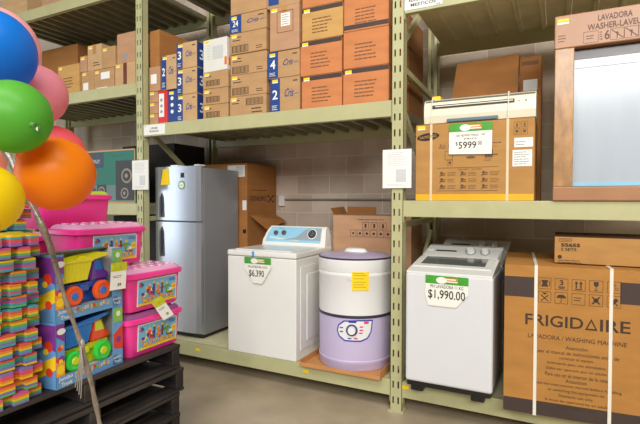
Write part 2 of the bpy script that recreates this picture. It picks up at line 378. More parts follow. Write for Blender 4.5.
c = carton('white box in shrink wrap with orange corner on top of three flat cartons', -2.868, -2.590, 0.04, 0.36, 2.678, 2.966, WRAP, None, rot=-3, sticker=True, name='wrapped_box')
b = MB(); b.box((-2.589, 0.09, 2.72), (-2.587, 0.33, 2.79)); b.plate((-2.605, 0.07, 2.755), FX, FZ, 0.026, 0.07); b.build('orange_label', mat('orange_print', (222, 120, 40), 0.4), c[0])
prt(c, lambda b, x, y, z, w, h: (b.plate((x+w*0.12, y, z+0.02), FX, FZ, w*0.45, h*0.4), b.lines((x-w*0.25, y, z+0.03), FX, FZ, w*0.2, h*0.5, 6, 8)), mat('pale_print', (206, 208, 204), 0.3, var=0.02), 'printing')
# column of three "3" cartons
zs = [Lz, 2.506, 2.744, 2.98]
for i in range(3):
    c = carton(('tan carton with blue stripe numbered 3, bottom of its stack of three', 'tan carton with blue stripe numbered 3, middle of its stack of three', 'tan carton with blue stripe numbered 3, top of its stack of three')[i],
               -3.178, -2.940, 0.03, 0.36, zs[i], zs[i+1]-0.001, LIGHT, 'cartons numbered 3', sticker=True); brand(c, '3', sw=0.30)
    b = MB(); h = zs[i+1]-zs[i]; zc = zs[i]+h/2; b.mi = 1; b.plate((-2.940, 0.225, zc), SY, FZ, 0.315, h*0.94, 0.001); b.mi = 2
    b.text('3', (-2.940, 0.13, zc), SY, FZ, h=0.09, w=0.06, bold=0.02, off=0.002); b.build('side_print', BR, c[0])
# red box, blue boxes, numbered 2, small ones by the far post
c = carton('red box with white front label standing beside the blue box', -3.412, -3.296, 0.03, 0.33, Lz, 2.568, mat('red_print', (214, 44, 40), 0.4), None)
b = MB(); b.plate((-3.372, 0.06, 2.43), FX, FZ, 0.065, 0.22); b.mi = 1
for k in range(3): b.circ((-3.372, 0.0585, 2.37+k*0.055), FX, FZ, 0.015)
b.build('white_label', [WHITE, GRAY], c[0])
c = carton('blue box with white round figures beside the red box', -3.290, -3.184, 0.03, 0.33, Lz, 2.560, BLUE, None, sticker=True)
b = MB()
for k in range(3): b.circ((-3.238, 0.06, 2.36+k*0.062), FX, FZ, 0.018)
b.build('white_figures', WHITE, c[0])
c = carton('tan carton with blue stripe numbered 2 lying above the red and blue boxes', -3.372, -3.186, 0.03, 0.34, 2.570, 2.893, LIGHT, None, sticker=True); brand(c, '2', sw=0.34)
for i in range(3):
    z = Lz+i*0.106
    c = carton(('small tan box at the bottom of the narrow pile beside the red box', 'small tan box in the middle of the narrow pile beside the red box', 'small tan box on top of the narrow pile beside the red box')[i], -3.530, -3.420, 0.03, 0.28, z, z+0.105, PINKB, 'small boxes by the far post', sticker=(-3.495, z+0.085))
c = carton('tan carton with white label above the narrow pile of small boxes', -3.530, -3.392, 0.03, 0.33, 2.572, 2.806, PINKB, None)
prt(c, lambda b, x, y, z, w, h: b.plate((x-0.01, y, z), FX, FZ, 0.075, 0.09), WHITE, 'white_label')
carton('open topped brown carton at the top of the pile against the far post', -3.530, -3.400, 0.05, 0.45, 2.807, 3.16, BRN, None, rot=-4)
# --- far left bay, shelf one
Lf = 2.665; G2 = 'cartons on the far left shelf'
c = carton('tall yellowish carton on the far shelf, nearest the pink balloon', -4.905, -4.552, 0.03, 0.42, Lf, 2.985, YTAN, G2, sticker=True); prt(c, lambda b, x, y, z, w, h: b.lines((x, y, z-0.03), FX, FZ, w*0.5, h*0.4, 4, 12), INKF)
c = carton('small tan carton with white label beside the tall yellowish carton', -4.515, -4.322, 0.03, 0.36, Lf, 2.879, TAN, G2, sticker=True)
prt(c, lambda b, x, y, z, w, h: b.plate((x-0.03, y, z-0.05), FX, FZ, 0.08, 0.075), WHITE, 'white_label')
c = carton('tan carton with white shipping label and tape at its base on the far shelf', -4.316, -4.020, 0.03, 0.36, Lf, 2.875, TAN, G2, sticker=True)
prt(c, lambda b, x, y, z, w, h: (b.plate((x+0.02, y, z+0.035), FX, FZ, 0.13, 0.07), b.plate((x-0.03, y, z-0.09), FX, FZ, 0.16, 0.018)), WHITE, 'white_label')
c = carton('tan carton with brown vertical tape beside the far post', -4.004, -3.716, 0.03, 0.36, Lf, 2.897, LIGHT, G2, sticker=True, tape='v')
c = carton('small brown carton stacked above the white labelled small carton', -4.537, -4.432, 0.03, 0.30, 2.880, 3.046, PINKB, G2, sticker=True)
c = carton('tan carton in the second row with black print on the far shelf', -4.428, -4.215, 0.04, 0.34, 2.880, 3.146, LIGHT, G2, sticker=True, tape='vt'); prt(c, lambda b, x, y, z, w, h: b.lines((x+0.03, y, z-0.07), FX, FZ, w*0.5, 0.05, 2, 4), INK)
c = carton('square tan carton in the second row beside the leaning big carton', -4.208, -4.012, 0.04, 0.34, 2.880, 3.094, TAN, G2, sticker=True)
c = carton('pinkish carton on top of the brown taped carton by the far post', -3.996, -3.722, 0.05, 0.40, 2.902, 3.20, PINKB, G2); prt(c, lambda b, x, y, z, w, h: b.plate((x-0.02, y, z-0.09), FX, FZ, 0.05, 0.06), GRAY, 'printing')
carton('large brown carton at the back of the far shelf behind the blue balloon', -5.95, -5.25, 0.55, 1.0, Lf, 3.44, BRN, None)
carton('dark brown carton at the back of the far shelf behind small tan cartons', -5.2, -4.5, 0.60, 1.0, Lf, 3.30, DBRN, None)
carton('tan carton on the topmost far shelf above the blue balloon', -5.98, -5.48, 0.05, 0.5, 3.657, 3.99, LIGHT, 'cartons on the topmost shelf')
carton('pinkish carton on the topmost far shelf beside the dark gap', -5.20, -4.75, 0.05, 0.5, 3.657, 3.95, PINKB, 'cartons on the topmost shelf')

# ================================================================ right bay, middle shelf
Rz = 1.532
# --- air conditioner carton
c = carton('large carton printed SAMSUNG with white straps and yellow base, below the air conditioner', -0.905, -0.140, 0.02, 0.40, Rz, 2.062, SAMS, None, sticker=(-0.865, 2.035), name='appliance_carton')
t = c[0]; y = 0.02
b = MB(); b.plate((-0.5225, y, Rz+0.022), FX, FZ, 0.76, 0.042, 0.001); b.build('yellow_band', mat('amber_print', (240, 176, 20), 0.5), t)
b = MB()
for xx in (-0.796, -0.300):
    b.plate((xx, y, 1.797), FX, FZ, 0.016, 0.53, 0.0025); b.box((xx-0.008, y-0.002, 2.0625), (xx+0.008, 0.402, 2.065))
b.build('strap', mat('cream_strap', (226, 206, 168), 0.35), t)
b = MB(); b.circ((-0.818, y, 1.975), FX, FZ, 0.078, 0.0016, 32, 0.026); b.mi = 1; b.text('SAMSUNG', (-0.818, y-0.0012, 1.975), FX, FZ, h=0.020, w=0.118, bold=0.01)
for v in (o for o in b.bm.verts): v.co = Matrix.Rotation(R(-6), 3, 'Y') @ (v.co-Vector((-0.818, y, 1.975))) + Vector((-0.818, y, 1.975))
b.build('oval_logo', [BLACK, SAMS], t)
b = MB(); b.text('Air C', (-0.700, y, 1.905), FX, FZ, h=0.030, w=0.085); b.lines((-0.38, y, 1.912), FX, FZ, 0.14, 0.018, 1, 3)
b.plate((-0.555, y, 1.755), FX, FZ, 0.40, 0.003); b.plate((-0.555, y, 1.598), FX, FZ, 0.40, 0.003); b.plate((-0.555, y, 1.890), FX, FZ, 0.38, 0.002)
b.text('DELIVERY CAUTION', (-0.535, y, 1.742), FX, FZ, h=0.012, w=0.15)
for r_ in range(3):
    for q in range(3):
        xx, zz = -0.715+q*0.138, 1.712-r_*0.044
        b.plate((xx, y, zz-0.006), FX, FZ, 0.034, 0.007); b.circ((xx-0.008, y, zz+0.008), FX, FZ, 0.010); b.plate((xx+0.010, y, zz+0.006), FX, FZ, 0.018, 0.006); b.plate((xx-0.018, y, zz-0.012), FX, FZ, 0.006, 0.008)
        b.lines((xx+0.062, y, zz), FX, FZ, 0.062, 0.03, 3, r_*3+q)
b.frame((-0.675, y, 1.84), FX, FZ, 0.05, 0.06, 0.003); b.frame((-0.668, y, 1.790), FX, FZ, 0.035, 0.035, 0.002); b.circ((-0.668, y, 1.790), FX, FZ, 0.010)
b.plate((-0.415, y, 1.845), FX, FZ, 0.05, 0.055); b.plate((-0.375, y, 1.835), FX, FZ, 0.03, 0.008); b.circ((-0.53, y, 1.822), FX, FZ, 0.03, 0.001, 16, 0.008); b.lines((-0.415, y, 1.802), FX, FZ, 0.06, 0.018, 2, 3)
for q in range(2):
    b.frame((-0.245+q*0.045, y, 2.02), FX, FZ, 0.036, 0.036, 0.002); b.frame((-0.245+q*0.045, y, 1.975), FX, FZ, 0.036, 0.036, 0.002)
    b.plate((-0.245+q*0.045, y, 2.018), FX, FZ, 0.010, 0.022); b.circ((-0.245+q*0.045, y, 1.977), FX, FZ, 0.010)
b.build('printing', mat('sepia_print', (104, 72, 42), 0.6, var=0), t)
b = MB(); b.plate((-0.205, y, 1.905), FX, FZ, 0.11, 0.06); b.plate((-0.212, y, 1.805), FX, FZ, 0.115, 0.105); b.mi = 1; b.lines((-0.215, y-0.0013, 1.90), FX, FZ, 0.07, 0.035, 2, 3); b.lines((-0.215, y-0.0013, 1.805), FX, FZ, 0.095, 0.09, 6, 4)
b.build('white_label', [WHITE, GRAY], t)
# --- split air conditioner lying on the carton
ac = thing('air_conditioner', 'cream wall air conditioner unit lying on the carton below the tan cardboard sheet', 'air conditioner', (-0.49, 0.12, 2.066))
CREAM = mat('cream_plastic', (238, 232, 208), 0.3, var=0.02, coat=0.2)
b = MB(); z0, z1 = 2.067, 2.237; prof = [(0.035, z0), (0.020, z0+0.05), (0.024, z0+0.12), (0.045, z1-0.012), (0.075, z1), (0.235, z1), (0.235, z0)]
b.prism([(-0.848, py, pz) for py, pz in prof], (0.712, 0, 0)); b.build('body', CREAM, ac)
b = MB(); b.prism([(-0.790, 0.0225, z0+0.098), (-0.262, 0.0225, z0+0.098), (-0.262, 0.0245, z0+0.122), (-0.790, 0.0245, z0+0.122)], (0, -0.004, 0)); b.build('intake_grille', mat('dark_slot', (46, 44, 40), 0.5), ac)
b = MB(); b.plate((-0.52, 0.0175, z0+0.112), FX, FZ, 0.50, 0.006); b.build('slat', CREAM, ac)
b = MB(); b.plate((-0.49, 0.037, z1-0.018), FX, FZ, 0.70, 0.006, 0.006); b.build('panel_seam', mat('seam_shadow_gap', (110, 108, 100), 0.5), ac)
b = MB(); b.box((-0.69, 0.012, z0), (-0.36, 0.026, z0+0.022), 0.004); b.build('louver', mat('blue_grey_louver', (96, 120, 130), 0.4), ac)
b = MB(); b.circ((-0.235, 0.0225, z0+0.105), FX, FZ, 0.005); b.circ((-0.195, 0.0225, z0+0.105), FX, FZ, 0.007); b.build('indicator', GRAY, ac)
for xx in (-0.793, -0.298):
    b = MB(); b.tube([(xx, 0.014, z0-0.002), (xx, 0.014, z0+0.13), (xx, 0.04, z1+0.004), (xx, 0.20, z1+0.004)], 0.004, 6); b.build('tie_strip', STRAP, ac)
# cardboard behind
b = MB(); b.prism([(-0.895, 0.60, Rz+0.003), (-0.30, 0.60, Rz+0.003), (-0.285, 0.645, 2.655), (-0.745, 0.645, 2.625)], (0, 0.012, 0))
o = b.build('cardboard_sheet', BRN, None, (-0.58, 0.6, Rz)); tag(o, 'large tan cardboard sheet leaning behind the air conditioner', 'cardboard sheet')
c = carton('narrow brown carton with white sticker at the back beside the leaning sheet', -0.282, -0.130, 0.70, 1.0, Rz, 2.64, BRN, None); prt(c, lambda b, x, y, z, w, h: (b.plate((x, y, z+0.33), FX, FZ, 0.10, 0.085)), WHITE, 'white_label')
b = MB(); b.plate((-0.21, 0.70, 2.585), FX, FZ, 0.12, 0.03); b.build('printing', INKF, c[0])
carton('brown carton standing behind the leaning cardboard sheet', -0.70, -0.33, 0.70, 1.0, Rz, 2.45, DBRN, None)
b = MB(); b.box((-0.82, 0.13, 2.238), (-0.76, 0.19, 2.275), 0.004); o = b.build('packet', YEL, None, (-0.79, 0.16, 2.238)); tag(o, 'small yellow packet resting on top of the cream air conditioner', 'packet')
# --- packaged washer with cardboard cap
pw = thing('packaged_washer', 'white washing machine in a taped cardboard frame printed LAVADORA', 'washing machine', (0.28, 0.3, Rz))
x0, x1, y0, y1, z0, z1 = -0.036, 0.60, -0.02, 0.60, Rz, 2.655
FILM = mat('glossy_wrapped_cardboard', (174, 132, 86), 0.3, var=0.22, vscale=30, bump=0.25, bscale=22, coat=0.25, stretch=(1, 1, 0.4)); CAPB = mat('wrapped_cap_cardboard', (170, 122, 84), 0.4, var=0.06, coat=0.15, bump=0.06, bscale=10)
b = MB(); b.box((x0, y0, 2.456), (x1, y1, z1), 0.006); b.build('top_cap', CAPB, pw)
b = MB(); b.box((x0+0.001, y0+0.001, z0), (x1-0.001, y1-0.001, z0+0.085), 0.006); b.build('base_tray', CAPB, pw)
for xa in (x0+0.004, x1-0.109):
    b = MB(); b.box((xa, y0+0.004, z0+0.085), (xa+0.105, y0+0.05, 2.456), 0.004); b.box((xa if xa < 0 else xa+0.06, y0+0.05, z0+0.085), ((xa+0.045) if xa < 0 else xa+0.105, y0+0.12, 2.456), 0.004); b.build('corner_post', FILM, pw)
    b = MB(); b.box((xa, y1-0.1, z0+0.085), (xa+0.1, y1-0.004, 2.456), 0.004); b.build('corner_post', FILM, pw)
PAN = mat('wrapped_white_panel', (180, 191, 200), 0.2, var=0.03, coat=0.25, bump=0.05, bscale=5, stretch=(2, 1, 0.5))
b = MB(); b.box((x0+0.03, y0+0.06, z0+0.086), (x1-0.03, y1-0.06, 2.455), 0.02); b.build('machine_body', PAN, pw)
b = MB(); b.plate((0.30, y0+0.06, 2.420), FX, FZ, 0.46, 0.055, 0.003); b.build('dark_strip', mat('film_grey_strip', (104, 100, 104), 0.3, var=0.15, vscale=12), pw)
b = MB(); b.plate((0.30, y0+0.06, z0+0.10), FX, FZ, 0.46, 0.022, 0.003); b.build('blue_film', mat('pale_blue_film', (150, 206, 232), 0.25), pw)
b = MB(); b.plate((0.30, y0+0.06, 2.34), FX, FZ, 0.44, 0.003, 0.002); b.build('panel_joint', GRAY, pw)
b = MB(); b.text('LAVADORA', (0.278, y0, 2.609), FX, FZ, h=0.036, w=0.171, bold=0.02); b.text('WASHER-LAVEUSE', (0.292, y0, 2.560), FX, FZ, h=0.036, w=0.306, bold=0.02)
b.frame((0.157, y0, 2.502), FX, FZ, 0.075, 0.065, 0.002); b.lines((0.157, y0, 2.502), FX, FZ, 0.05, 0.03, 2, 3); b.text('6', (0.240, y0, 2.504), FX, FZ, h=0.055, w=0.027, bold=0.02)
b.lines((0.210, y0, 2.503), FX, FZ, 0.018, 0.055, 4, 3)
for q in range(3):
    xx = 0.290+q*0.069; b.frame((xx, y0, 2.502), FX, FZ, 0.066, 0.064, 0.002); b.shape((xx, y0, 2.502), FX, FZ, [(-0.030, 0.026), (-0.026, 0.028), (0.031, -0.024), (0.028, -0.028)])
    b.circ((xx, y0, 2.508), FX, FZ, 0.010, 0.001, 3); b.plate((xx, y0, 2.488), FX, FZ, 0.005, 0.02)
b.lines((0.005, y0, 2.515), FX, FZ, 0.045, 0.05, 3, 5); b.build('printing', mat('brown_print', (96, 62, 48), 0.5, var=0), pw)
b = MB(); b.plate((0.01, y0, 2.623), FX, FZ, 0.062, 0.02, 0.0015); b.mi = 1; b.plate((0.01, y0, 2.608), FX, FZ, 0.062, 0.014, 0.0015); b.build('price_sticker', [YEL, WHITE], pw)

# ================================================================ right bay, bottom shelf
Bz = 0.229
def make_top_loader(label, y0, cover):
    x0, x1 = -0.928, -0.360; y1 = y0+0.55; t = thing('washing_machine', label, 'washing machine', (-0.644, y0+0.27, Bz))
    b = MB()                                          # body, its front leaning slightly in towards the top
    zb, zt = 0.298, 1.045
    vs = b.box((x0, y0, zb), (x1, y1, zt), 0.018, 3)
    b.build('body', mat('pearl_enamel', (220, 222, 224), 0.28, var=0.01, coat=0.3), t)
    b = MB(); b.box((x0+0.012, y0+0.012, 0.268), (x1-0.012, y1-0.01, 0.299)); b.build('skirt', DARK, t)
    for xa in (x0+0.035, x1-0.135):
        for ya in (y0+0.02, y1-0.1):
            if ya < 0.01: lo = Bz-0.0
            b = MB(); b.box((xa, ya, Bz), (xa+0.085, ya+0.08, 0.269), 0.006); b.build('foot', DARK, t)
    # sloping top frame with the glass lid
    b = MB(); zr = 1.125
    b.prism([(x0+0.006, y0+0.004, zt-0.004), (x0+0.006, y0+0.004, zt+0.008), (x0+0.006, y0+0.10, zt+0.026), (x0+0.006, y0+0.385, zr-0.01), (x0+0.006, y0+0.385, zt-0.004)], (x1-x0-0.012, 0, 0)); b.build('top_frame', ENAMEL, t)
    sl = Vector((0, 0.285, zr-0.01-zt-0.026)).normalized(); nn = Vector((0, -sl.z, sl.y)); cz = Vector(((x0+x1)/2-0.005, y0+0.245, zt+0.026+(0.145)*(zr-0.036-zt)/0.285+0.0))
    b = MB(); b.plate(cz, FX, sl, 0.52, 0.262, 0.006); b.build('lid', mat('lid_white', (222, 222, 216), 0.3), t)
    b = MB(); b.plate(cz+nn*0.006+sl*0.015, FX, sl, 0.43, 0.19, 0.003); b.build('lid_window', mat('tinted_glass', (92, 96, 98), 0.08, var=0.12, vscale=4, coat=0.8), t)
    CON = mat('pale_console', (206, 206, 202), 0.35, var=0.02)
    b = MB(); ya = y0+0.386
    b.prism([(x0+0.02, ya, zt-0.004), (x0+0.02, ya, zr), (x0+0.05, ya+0.09, 1.188), (x0+0.05, ya+0.15, 1.192), (x0+0.02, ya+0.163, zr), (x0+0.02, ya+0.163, zt-0.004)], (x1-x0-0.04, 0, 0)); con = b.build('console', CON, t)
    v = Vector((0, 0.09, 0.063)).normalized(); cc = Vector((-0.644, ya+0.045, zr+0.0315)); n = Vector(FX).cross(v)
    for dx, r_ in ((0.075, 0.030), (0.175, 0.026)):
        b = MB(); b.disc(cc+Vector((dx, 0, 0)), r_+0.008, n, 0.003); b.build('dial_ring', GRAY, t)
        b = MB(); b.disc(cc+Vector((dx, 0, 0))+n*0.003, r_, n, 0.022, r2=r_*0.8); b.build('knob', ENAMEL, t)
    b = MB(); b.plate(cc+Vector((-0.10, 0, 0)), FX, v, 0.15, 0.014); b.build('display', DARK, t)
    b = MB(); b.plate(cc+Vector((-0.215, 0, 0)), FX, v, 0.045, 0.02, 0.004); b.build('button', ENAMEL, t)
    return t
make_top_loader('white washer with glass lid and $1,990.00 tag beside the golden carton', -0.13, None)
make_top_loader('second top loading washing machine partly hidden behind the front one with the glass lid', 0.452, None)
# --- the big golden carton
c = carton('large golden carton printed FRIGIDAIRE with black bands and white straps', -0.297, 0.545, -0.15, 0.62, Bz, 1.140, FRIG, None, name='appliance_carton', flaps=True)
t = c[0]; y = -0.15; cx = 0.124
for xc_, yc_, zz, ww, hh, uu in ((-0.213, y, 1.0065, 0.166, 0.123, FX), (0.430, y, 1.0065, 0.228, 0.123, FX), (cx+0.0, y, 0.275, 0.838, 0.086, FX), (-0.297, 0.235, 1.0065, 0.765, 0.123, (0, -1, 0)), (-0.297, 0.235, 0.275, 0.765, 0.086, (0, -1, 0))):
    b = MB(); b.plate((xc_, yc_, zz), uu, FZ, ww, hh, 0.001); b.build('black_band', BAND, t)
b = MB()
def icon(b, k, x, z, y):
    b.frame((x, y, z), FX, FZ, 0.068, 0.066, 0.002)
    P_ = lambda pts: b.shape((x, y, z), FX, FZ, pts)
    if k == 0: P_([(-.02, -.02), (.02, -.02), (.012, 0), (.02, .02), (-.02, .02), (-.012, 0)]); b.plate((x-.026, y, z), FX, FZ, .004, .03); b.plate((x+.026, y, z), FX, FZ, .004, .03)
    elif k == 1: b.text('3', (x, y, z+.010), FX, FZ, h=.032, w=.02, bold=.02); b.plate((x, y, z-.016), FX, FZ, .036, .006); b.plate((x, y, z-.024), FX, FZ, .03, .004)
    elif k == 2:
        for d in (-.012, .012): b.plate((x+d, y, z-.004), FX, FZ, .007, .028); P_([(d-.009, .010), (d+.009, .010), (d, .025)])
        b.plate((x, y, z-.024), FX, FZ, .04, .005)
    elif k == 3: P_([(-.012, .026), (-.012, .006), (-.004, -.002), (.004, -.002), (.012, .006), (.012, .026)]); b.plate((x, y, z-.012), FX, FZ, .003, .022); b.plate((x, y, z-.024), FX, FZ, .02, .003)
    elif k == 4:
        for d, e in ((-.013, -.008), (.013, -.008), (0, .013)): b.frame((x+d, y, z+e), FX, FZ, .014, .012, .002)
    elif k == 5: P_([(-.022, -.024), (-.018, -.026), (.022, .010), (.018, .014)]); P_([(.022, -.024), (.018, -.026), (-.022, .010), (-.018, .014)]); P_([(-.016, .026), (.016, .026), (0, .014)])
    elif k == 6: P_([(-.026, .0), (-.02, .014), (-.008, .02), (.008, .02), (.02, .014), (.026, 0)]); b.plate((x, y, z-.012), FX, FZ, .003, .026); b.plate((x-.004, y, z-.024), FX, FZ, .009, .003)
    elif k == 7: b.lines((x, y, z), FX, FZ, .05, .03, 2, 3)
    elif k == 8: b.circ((x, y, z), FX, FZ, .014, .001, 8); P_([(-.024, -.022), (-.014, -.022), (.024, .022), (.014, .022)]); P_([(.024, -.020), (.016, -.022), (-.024, .020), (-.016, .022)])
    else: P_([(-.022, -.004), (-.006, -.022), (.022, .008), (.010, .022)]); P_([(.0, .0), (.02, -.02), (.014, -.024)])
for k in range(10): icon(b, k, -0.072+(k % 5)*0.0895, 1.036 if k < 5 else 0.954, y)
b.build('handling_icons', INK, t); b = MB(); cx = 0.096; X0, WW_ = cx-0.2725, 0.545
b.text('FRIGID', (X0+WW_*0.285, y, 0.812), FX, FZ, h=0.068, w=WW_*0.57, bold=0.012); b.text('IRE', (X0+WW_*0.863, y, 0.812), FX, FZ, h=0.068, w=WW_*0.274, bold=0.012)
for q1, q2 in (((-.032, -.034), (0, .034)), ((0, .034), (.032, -.034)), ((.032, -.034), (-.032, -.034))):
    d_ = Vector((q2[0]-q1[0], q2[1]-q1[1])).normalized(); n_ = Vector((-d_.y, d_.x))*-0.0105
    b.shape((X0+WW_*0.645, y, 0.812), FX, FZ, [q1, q2, (q2[0]*.62+0, q2[1]*.62-.004), (q1[0]*.62, q1[1]*.62-.004)], 0.0014)
b.build('brand_lettering', INK, t); b = MB(); b.text('LAVADORA / WASHING MACHINE', (cx, y, 0.713), FX, FZ, h=0.026, w=0.515, bold=0, shear=0.1)
for i, (s_, w_) in enumerate((('Atención', 0.115), ('Leer el manual de instrucciones antes de', 0.43), ('conectar el equipo.', 0.18), ('Solamente para uso doméstico.', 0.31), ('Debe ser operado por un adulto.', 0.32), ('Para uso en el interior de la casa.', 0.33))):
    b.text(s_, (cx+0.005, y, 0.661-i*0.0335), FX, FZ, h=0.021, w=w_)
for i, (s_, w_) in enumerate((('Attention', 0.11), ('Read the instructions manual before handling', 0.46), ('or switching the equipment on.', 0.30), ('Domestic use only.', 0.18), ('It must be operated by an adult', 0.325), ('Not for outdoor use.', 0.195))):
    b.text(s_, (cx+0.005, y, 0.462-i*0.0315), FX, FZ, h=0.021, w=w_)
b.build('printing', INK, t)
for xx in (-0.120, 0.272):
    b = MB(); b.plate((xx, y, 0.684), FX, FZ, 0.018, 0.912, 0.005); b.box((xx-0.009, y-0.004, 1.1405), (xx+0.009, 0.615, 1.1435)); b.build('strap', STRAP, t)
t.location = (-0.297+0.3931+0.004, -0.15+0.4135, Bz); t.rotation_euler.z = R(4)
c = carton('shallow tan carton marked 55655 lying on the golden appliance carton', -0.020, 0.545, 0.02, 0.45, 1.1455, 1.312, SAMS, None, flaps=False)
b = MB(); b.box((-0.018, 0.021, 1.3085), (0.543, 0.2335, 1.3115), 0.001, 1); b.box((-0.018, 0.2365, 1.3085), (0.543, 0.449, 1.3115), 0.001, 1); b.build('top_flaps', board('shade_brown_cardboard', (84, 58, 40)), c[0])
def f(b, x, y, z, w, h):
    b.text('55655', (-0.020+0.088, y, z+0.030), FX, FZ, h=0.022, w=0.105, bold=0.045); b.text('2 SETS', (-0.020+0.078, y, z+0.003), FX, FZ, h=0.017, w=0.085, bold=0.02)
    b.frame((-0.020+0.06, y, z+0.060), FX, FZ, 0.065, 0.018, 0.002); b.lines((-0.020+0.06, y, z+0.060), FX, FZ, 0.05, 0.012, 1, 2); b.lines((-0.020+0.085, y, z-0.072), FX, FZ, 0.13, 0.024, 2, 5); b.circ((-0.020+0.03, y, z-0.045), FX, FZ, 0.012)
prt(c, f)

# ================================================================ middle bay, bottom shelf
# --- refrigerator
fr = thing('refrigerator', 'silver two door refrigerator with a yellow tag on its freezer door', 'refrigerator', (-3.23, 0.42, Bz))
SIL = mat('silver_door', (198, 204, 214), 0.26, metal=0.7, var=0.02, coat=0.4); SID = mat('grey_cabinet', (150, 152, 156), 0.38, metal=0.3, var=0.03)
x0, x1 = -3.525, -2.952
b = MB(); b.box((x0+0.005, 0.165, Bz+0.03), (x1-0.002, 0.70, 1.835), 0.012); b.build('cabinet', SID, fr)
for nm, z0, z1 in (('freezer_door', 1.338, 1.850), ('lower_door', Bz+0.055, 1.322)):
    b = MB(); n = 12; pts = []
    for i in range(n+1):
        u_ = i/n; pts.append((x0+(x1-x0)*u_, 0.112-0.012*math.sin(math.pi*u_)+(0.014 if i in (0, n) else 0), z0))
    pts += [(x1, 0.160, z0), (x0, 0.160, z0)]; b.prism(pts, (0, 0, z1-z0)); d = b.build(nm, SIL, fr)
    bpy.context.view_layer.update()
    b = MB(); za, zb = (1.365, 1.60) if nm == 'freezer_door' else (0.99, 1.275)
    b.prism([(x0+0.075, 0.108, za), (x0+0.135, 0.103, za), (x0+0.125, 0.103, zb-0.04), (x0+0.105, 0.105, zb), (x0+0.082, 0.107, zb-0.02)], (0, -0.006, 0))
    h = b.build('handle_recess', mat('handle_dark', (58, 60, 66), 0.3), d)
    b = MB(); b.tube([(x0+0.090, 0.102, za+0.01), (x0+0.096, 0.086, za+0.05), (x0+0.096, 0.084, (za+zb)/2), (x0+0.094, 0.088, zb-0.05), (x0+0.092, 0.102, zb-0.015)], 0.008, 8); b.build('handle_bar', mat('handle_grey', (120, 124, 130), 0.3, metal=0.5), d)
    if nm == 'freezer_door':
        b = MB(); b.plate((-3.155, 0.1005, 1.765), FX, FZ, 0.040, 0.045, 0.002); b.build('badge', BLACK, d)
        b = MB(); b.circ((-3.165, 0.1005, 1.672), FX, FZ, 0.040, 0.0015, 28); b.mi = 1; b.circ((-3.165, 0.0992, 1.672), FX, FZ, 0.029, 0.0012, 24); b.mi = 0; b.plate((-3.165, 0.098, 1.672), FX, FZ, 0.035, 0.006); b.build('green_sticker', [mat('green_print', (96, 150, 70), 0.5), WHITE], d)
        b = MB(); b.prism([(-3.43, 0.104, 1.675), (-3.315, 0.100, 1.68), (-3.335, 0.100, 1.835), (-3.40, 0.103, 1.825)], (0, -0.003, 0)); b.build('energy_tag', YEL, d)
b = MB(); b.box((x0+0.2, 0.12, 1.851), (x0+0.29, 0.2, 1.866), 0.004); b.box((x1-0.07, 0.11, 1.851), (x1-0.01, 0.2, 1.862), 0.004); b.build('hinge_cover', ENAMEL, fr)
b = MB(); b.box((x0+0.02, 0.17, Bz), (x1-0.02, 0.68, Bz+0.031)); b.build('base', DARK, fr)
# --- upside-down carton behind
c = carton('tall brown carton with upside down DAEWOO lettering between refrigerator and washer', -3.44, -2.862, 0.722, 1.277, Bz, 1.915, BRN, None, name='appliance_carton')
x = -2.862; UY, DZ = (0, -1, 0), (0, 0, -1)
b = MB(); b.text('DAEWOO', (x, 0.925, 1.552), UY, DZ, h=0.055, w=0.30, bold=0.012); b.lines((x, 0.98, 1.64), SY, FZ, 0.36, 0.02, 1, 4); b.build('printing', mat('deep_brown_print', (70, 40, 22), 0.6, var=0), c[0])
b = MB()
for s_ in (-1, 1): b.shape((x, 1.165, 1.548), SY, FZ, [(-.065, -.040*s_), (-.034, -.040*s_), (.0, -.006*s_), (.034, -.040*s_), (.065, -.040*s_), (.065, -.024*s_), (.040, -.024*s_), (.006, .005*s_), (-.006, .005*s_), (-.040, -.024*s_), (-.065, -.024*s_)])
b.build('logo', mat('deep_brown_print', (70, 40, 22), 0.6, var=0), c[0])
b = MB(); b.plate((-3.00, 0.722, 1.835), FX, FZ, 0.22, 0.12); b.mi = 1; b.lines((-2.95, 0.7205, 1.835), FX, FZ, 0.10, 0.10, 5, 2); b.build('white_label', [WHITE, GRAY], c[0])
b = MB(); b.plate((-2.895, 0.722, 1.48), FX, FZ, 0.05, 0.10); b.build('white_label', WHITE, c[0])
b = MB(); b.prism([(-2.860, 0.76, 1.375), (-2.860, 1.24, 1.375), (-2.70, 1.22, 1.30), (-2.70, 0.86, 1.22)], (0.003, 0, 0.004)); b.build('open_flap', BRN, c[0])
b = MB(); b.plate((-2.895, 0.722, 1.21), FX, FZ, 0.04, 0.04); b.build('arrow_mark', BLACK, c[0])
# dark cartons in the far bay
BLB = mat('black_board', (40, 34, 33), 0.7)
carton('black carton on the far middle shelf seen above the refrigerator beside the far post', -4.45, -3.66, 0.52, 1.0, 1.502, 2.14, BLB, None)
carton('black carton on the far bottom shelf showing left of the refrigerator', -4.40, -3.66, 0.35, 1.0, Bz, 1.36, BLB, None)
